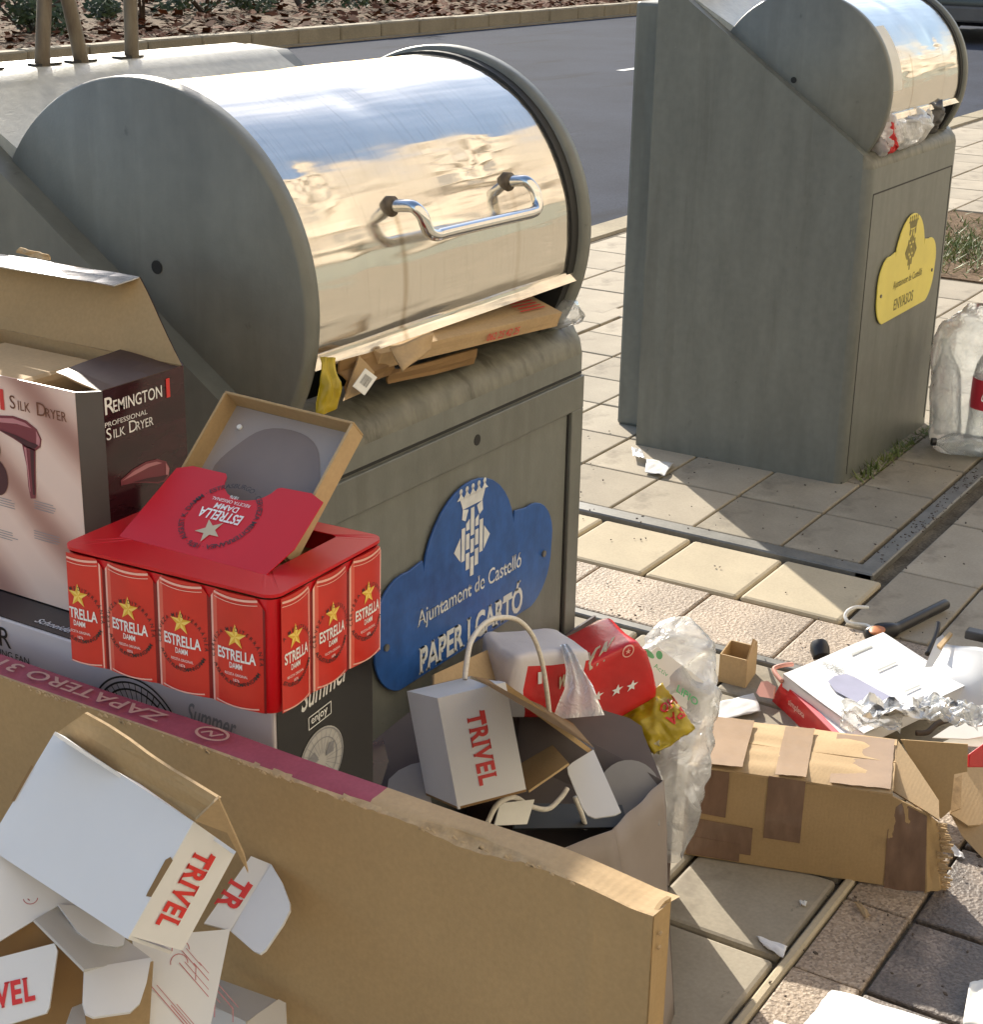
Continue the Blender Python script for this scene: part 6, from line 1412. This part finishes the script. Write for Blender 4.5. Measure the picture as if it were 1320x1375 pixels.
# ---- brown carton at the right edge
t = thing('kraft_carton', 'opened brown carton at the right edge behind the taped carton', 'carton', at_z(1310, 1110))
zc_ = at_z
mb = MB(); flap(mb, [zc_(1272, 1030, .10), zc_(1350, 1030, .10), zc_(1350, 1105, .05), zc_(1300, 1108, .05), zc_(1276, 1092, .06)], .004, 0, 1); mb.build('side_panel', ['kraft_light', 'kraft'], t)
mb = MB(); flap(mb, [zc_(1276, 1092, .06), zc_(1300, 1106, .05), zc_(1350, 1104, .05), zc_(1350, 1175, .006), zc_(1320, 1152, .01), zc_(1292, 1122, .02)], .004, 0, 1); mb.build('open_flap', ['kraft_light', 'kraft'], t)
mb = MB(); flap(mb, [zc_(1275, 1048, .11), zc_(1292, 1040, .115), zc_(1290, 1085, .08), zc_(1277, 1090, .075)], .004, 0, 1); mb.build('torn_edge', 'kraft_edge', t)
# ---- loose papers
def paper(pts, lab, mat='offwhite', z=.006, s=1, nm='paper_sheet'):
    q = [at_z(u, v, z) for u, v in pts]; n_ = (q[1] - q[0]).cross(q[3] - q[0])
    if n_.z < 0: q = [q[0], q[3], q[2], q[1]]
    o = MB().patch(q, 12, 12, .001, lambda a, b: .008 * abs(mn.noise(V(a * 2.2 + s, b * 2.2, s))) + .003 * math.sin(a * 3) * b, edge=.02).build(nm, mat, None, smooth=True); tag(o, lab, 'paper'); return o
o = paper([(1116, 1328), (1262, 1372), (1240, 1440), (1060, 1400)], 'creased white paper sheet at the bottom edge on the dark paving', 'white', .008, 2)
paper([(1040, 1368), (1085, 1385), (1060, 1420), (1030, 1400)], 'small grey paper corner left of the creased white sheet', 'grey_carton', .007, 4)
paper([(1302, 1318), (1345, 1310), (1345, 1385), (1292, 1375)], 'crumpled white paper at the lower right picture corner', 'offwhite', .02, 5)
paper([(1015, 1256), (1058, 1270), (1052, 1287), (1026, 1270)], 'white pointed paper scrap on the smooth tile edge', 'white', .006, 7, 'paper_scrap')
paper([(1073, 1209), (1084, 1211), (1082, 1217), (1075, 1215)], 'tiny white paper crumb on the shaded smooth tile', 'offwhite', .005, 8, 'paper_scrap')
paper([(1146, 1210), (1155, 1212), (1169, 1230), (1163, 1232)], 'thin torn cardboard sliver below the taped carton', 'kraft_light', .006, 9, 'paper_scrap')
paper([(1270, 1130), (1285, 1140), (1296, 1153), (1283, 1150)], 'white pointed paper scrap right of the taped carton end', 'white', .006, 10, 'paper_scrap')
paper([(960, 945), (1012, 930), (1022, 955), (965, 968)], 'flat grey card on the paving behind the taped carton', 'grey_carton', .012, 12)
o = paper([(868, 616), (905, 622), (893, 640), (866, 634)], 'torn grey card scrap at the far container foot', 'grey_carton', .01, 13, 'paper_scrap')
paper([(848, 600), (862, 604), (866, 616), (850, 612)], 'crumpled clear scrap at the rear foot of the far container', 'film_white', .02, 14, 'paper_scrap')
# ---- clear bag with bottles
MAT['film_bottles'] = sheet_plastic('cloudy bag film', (.82, .84, .80), .56, .25, .5)
base = V(3.50, .02, 0)
base = at_z(1303, 606); t = thing('bottle_bag', 'cloudy clear plastic bag of empty bottles beside the far container', 'plastic bag', base)
ds = (base - CAM).dot(-V(*ROT[2]))
prof = [(611, 1262, 1352), (600, 1250, 1362), (575, 1245, 1368), (545, 1248, 1370), (510, 1250, 1368), (480, 1252, 1364), (455, 1256, 1360), (435, 1266, 1352), (422, 1285, 1340), (410, 1300, 1326)]
rings = []; ns = 44
for i, (v, u0, u1) in enumerate(prof):
    d = ds - .10 + (.0 if i else .03); c = at_d((u0 + u1) / 2, v, ds + .02 - (606 - v) * .0004); rx = V(ROT[0][0], ROT[0][1], 0).normalized() * ((u1 - u0) / 2 * ds / FPX); dp = V(-ROT[2][0], -ROT[2][1], 0).normalized() * rx.length * .8
    c.z = max(.004, c.z); rings.append([c + rx * math.cos(2 * math.pi * k / ns) + dp * math.sin(2 * math.pi * k / ns) for k in range(ns)])
fine = []
for a, b in zip(rings, rings[1:]):
    for s in (0, .33, .67): fine.append([p * (1 - s) + q * s for p, q in zip(a, b)])
fine.append(rings[-1]); out = []
for r_ in fine:
    cc = sum(r_, Vector()) / ns
    for p in r_:
        n_ = (p - cc).normalized(); q = V(p.x * 14, p.y * 14, p.z * 7); p2 = p + n_ * ((abs(mn.noise(q)) - .25) * .035 + (abs(mn.noise(q * 2.3)) - .25) * .014); p2.z = max(.003, p2.z); out.append(p2)
mb = MB(); mb.v = out; nr = len(fine)
for i in range(nr - 1):
    for k in range(ns): mb.f.append([i * ns + k, i * ns + (k + 1) % ns, (i + 1) * ns + (k + 1) % ns, (i + 1) * ns + k]); mb.m.append(0)
mb.build('bag_film', 'film_bottles', t, smooth=True)
def bottle(c, ax, L_, r, lab, label, cap):
    ax = Vector(ax).normalized(); tt = thing('plastic_bottle', lab, 'bottle', c); u = ax.orthogonal().normalized(); v = ax.cross(u)
    pr = [(0, .6), (.01, .95), (.06, 1), (.30, .97), (.34, 1), (.62, 1), (.70, .9), (.80, .60), (.88, .36), (.93, .30), (1, .30)]
    ring = lambda s, k: [Vector(c) + ax * L_ * s + (u * math.cos(2 * math.pi * i / 24) + v * math.sin(2 * math.pi * i / 24)) * r * k for i in range(24)]
    MB().rings([ring(s, k) for s, k in pr]).build('bottle_body', 'bottle', tt, smooth=True)
    if label: MB().rings([ring(s, 1.015) for s in (.36, .60)], cap0=False, cap1=False).build('bottle_label', label, tt, smooth=True)
    MB().rings([ring(s, .36) for s in (.95, 1.03)]).build('bottle_cap', cap, tt, auto=40)
rt = V(ROT[0][0], ROT[0][1], 0).normalized(); bk = V(-ROT[2][0], -ROT[2][1], 0).normalized()
c = base + rt * .020 - bk * .05 + V(0, 0, .02); bottle(c, V(0, 0, 1) + rt * .02, .40, .058, 'large clear bottle with red label and red cap in the cloudy bag', 'cola_label', 'red_ink')
c = base - rt * .075 + bk * .02 + V(0, 0, .05); bottle(c, V(0, 0, 1) - rt * .05 + bk * .3, .30, .045, 'clear unlabelled bottle at the left inside the cloudy bag', None, 'white_ink')
c = base + rt * .02 - bk * .09 + V(0, 0, .045); bottle(c, -rt * 1 + V(0, 0, .08), .17, .035, 'small bottle lying at the bottom of the cloudy bag', None, 'black_plastic')
# lettering on the red label
p0 = base + rt * .020 - bk * .112 + V(0, 0, .20); F = Face(p0 - rt * .045, rt, V(0, 0, 1), off=.002); mb = MB(); F.text(mb, 'Coca-Cola', 0, 0, .032, width=.095, shear=.3, bold=.01)
for b_ in bpy.data.objects:
    if b_.name.startswith('bottle_label'): lbl = b_
mb.build('lettering', 'white_ink', lbl)
# ---- dark parked car, top right corner
cp = at_z(1312, 60, -.12); CX, CY = cp.x + .75, cp.y - .35
t = thing('parked_car', 'black parked car cut by the top right picture corner', 'car', (CX + 1.3, CY + .9, -.12))
def cs(x, prof): return [V(CX + x, CY + y, -.12 + z) for y, z in prof]
def sec(x, wl, zl, zm, zt, wt): return cs(x, [(.9 - wl, zl), (.9 - wl - .02, zm * .6 + zl * .4), (.9 - wl + .03, zm), (.9 - wt, zt), (.9 + wt, zt), (.9 + wl - .03, zm), (.9 + wl + .02, zm * .6 + zl * .4), (.9 + wl, zl)])
MB().rings([sec(*q) for q in [(-.85, .72, .35, .62, .66, .60), (-.80, .82, .28, .72, .80, .66), (-.3, .87, .22, .86, .98, .70), (.1, .88, .20, .90, 1.34, .60), (.6, .88, .20, .92, 1.46, .58), (1.6, .88, .20, .92, 1.46, .58), (2.3, .88, .20, .90, 1.02, .68), (3.1, .85, .22, .78, .84, .66), (3.3, .70, .35, .6, .64, .55)]]).build('body', 'carpaint', t, auto=40)
MB().rings([[V(CX + x, CY + y, -.12 + z) for y, z in ((.08, .30), (.06, .46), (.12, .52), (1.68, .52), (1.74, .46), (1.72, .30))] for x in (-.90, -.70)]).build('bumper', 'cargrey', t, bevel=.03)
for x in (.05, 2.45):
    for y, s in ((.0, -1), (1.8, 1)):
        c = V(CX + x, CY + y, .20); wh = MB(); wh.rings([[c + V(r * math.cos(q), s * w_, r * math.sin(q)) for q in [2 * math.pi * i / 28 for i in range(28)]] for w_, r in ((-.18, .30), (-.02, .32), (.02, .30), (.02, .19))], cap1=False); wo = wh.build('wheel', 'tyre', t, auto=40)
        MB().rings([[c + V(r * math.cos(q), s * w_, r * math.sin(q)) for q in [2 * math.pi * i / 20 for i in range(20)]] for w_, r in ((-.05, .19), (.0, .19), (.01, .05))]).build('rim', 'rim', wo, auto=40)
for s in (-1, 1):
    y = .9 + s * .80
    MB().obox(V(CX - .87, CY + y - .10, .62 - .05), (.05, 0, 0), (0, .2, 0), (0, 0, .12)).build('tail_light', 'red_film', t, bevel=.01)
    q = [(.2, .80, .93), (2.1, .80, .93), (1.7, .62, 1.38), (.55, .62, 1.38)]
    MB().prism([V(CX + x, CY + .9 + s * (y_ + .075), -.12 + z) for x, y_, z in q], V(0, s * .006, 0)).build('side_window', 'glass', t, recalc=True)
MB().prism([V(CX - .22, CY + .28, .90), V(CX - .22, CY + 1.52, .90), V(CX + .08, CY + 1.42, 1.20), V(CX + .08, CY + .38, 1.20)], V(-.01, 0, .02)).build('rear_window', 'glass', t, recalc=True)
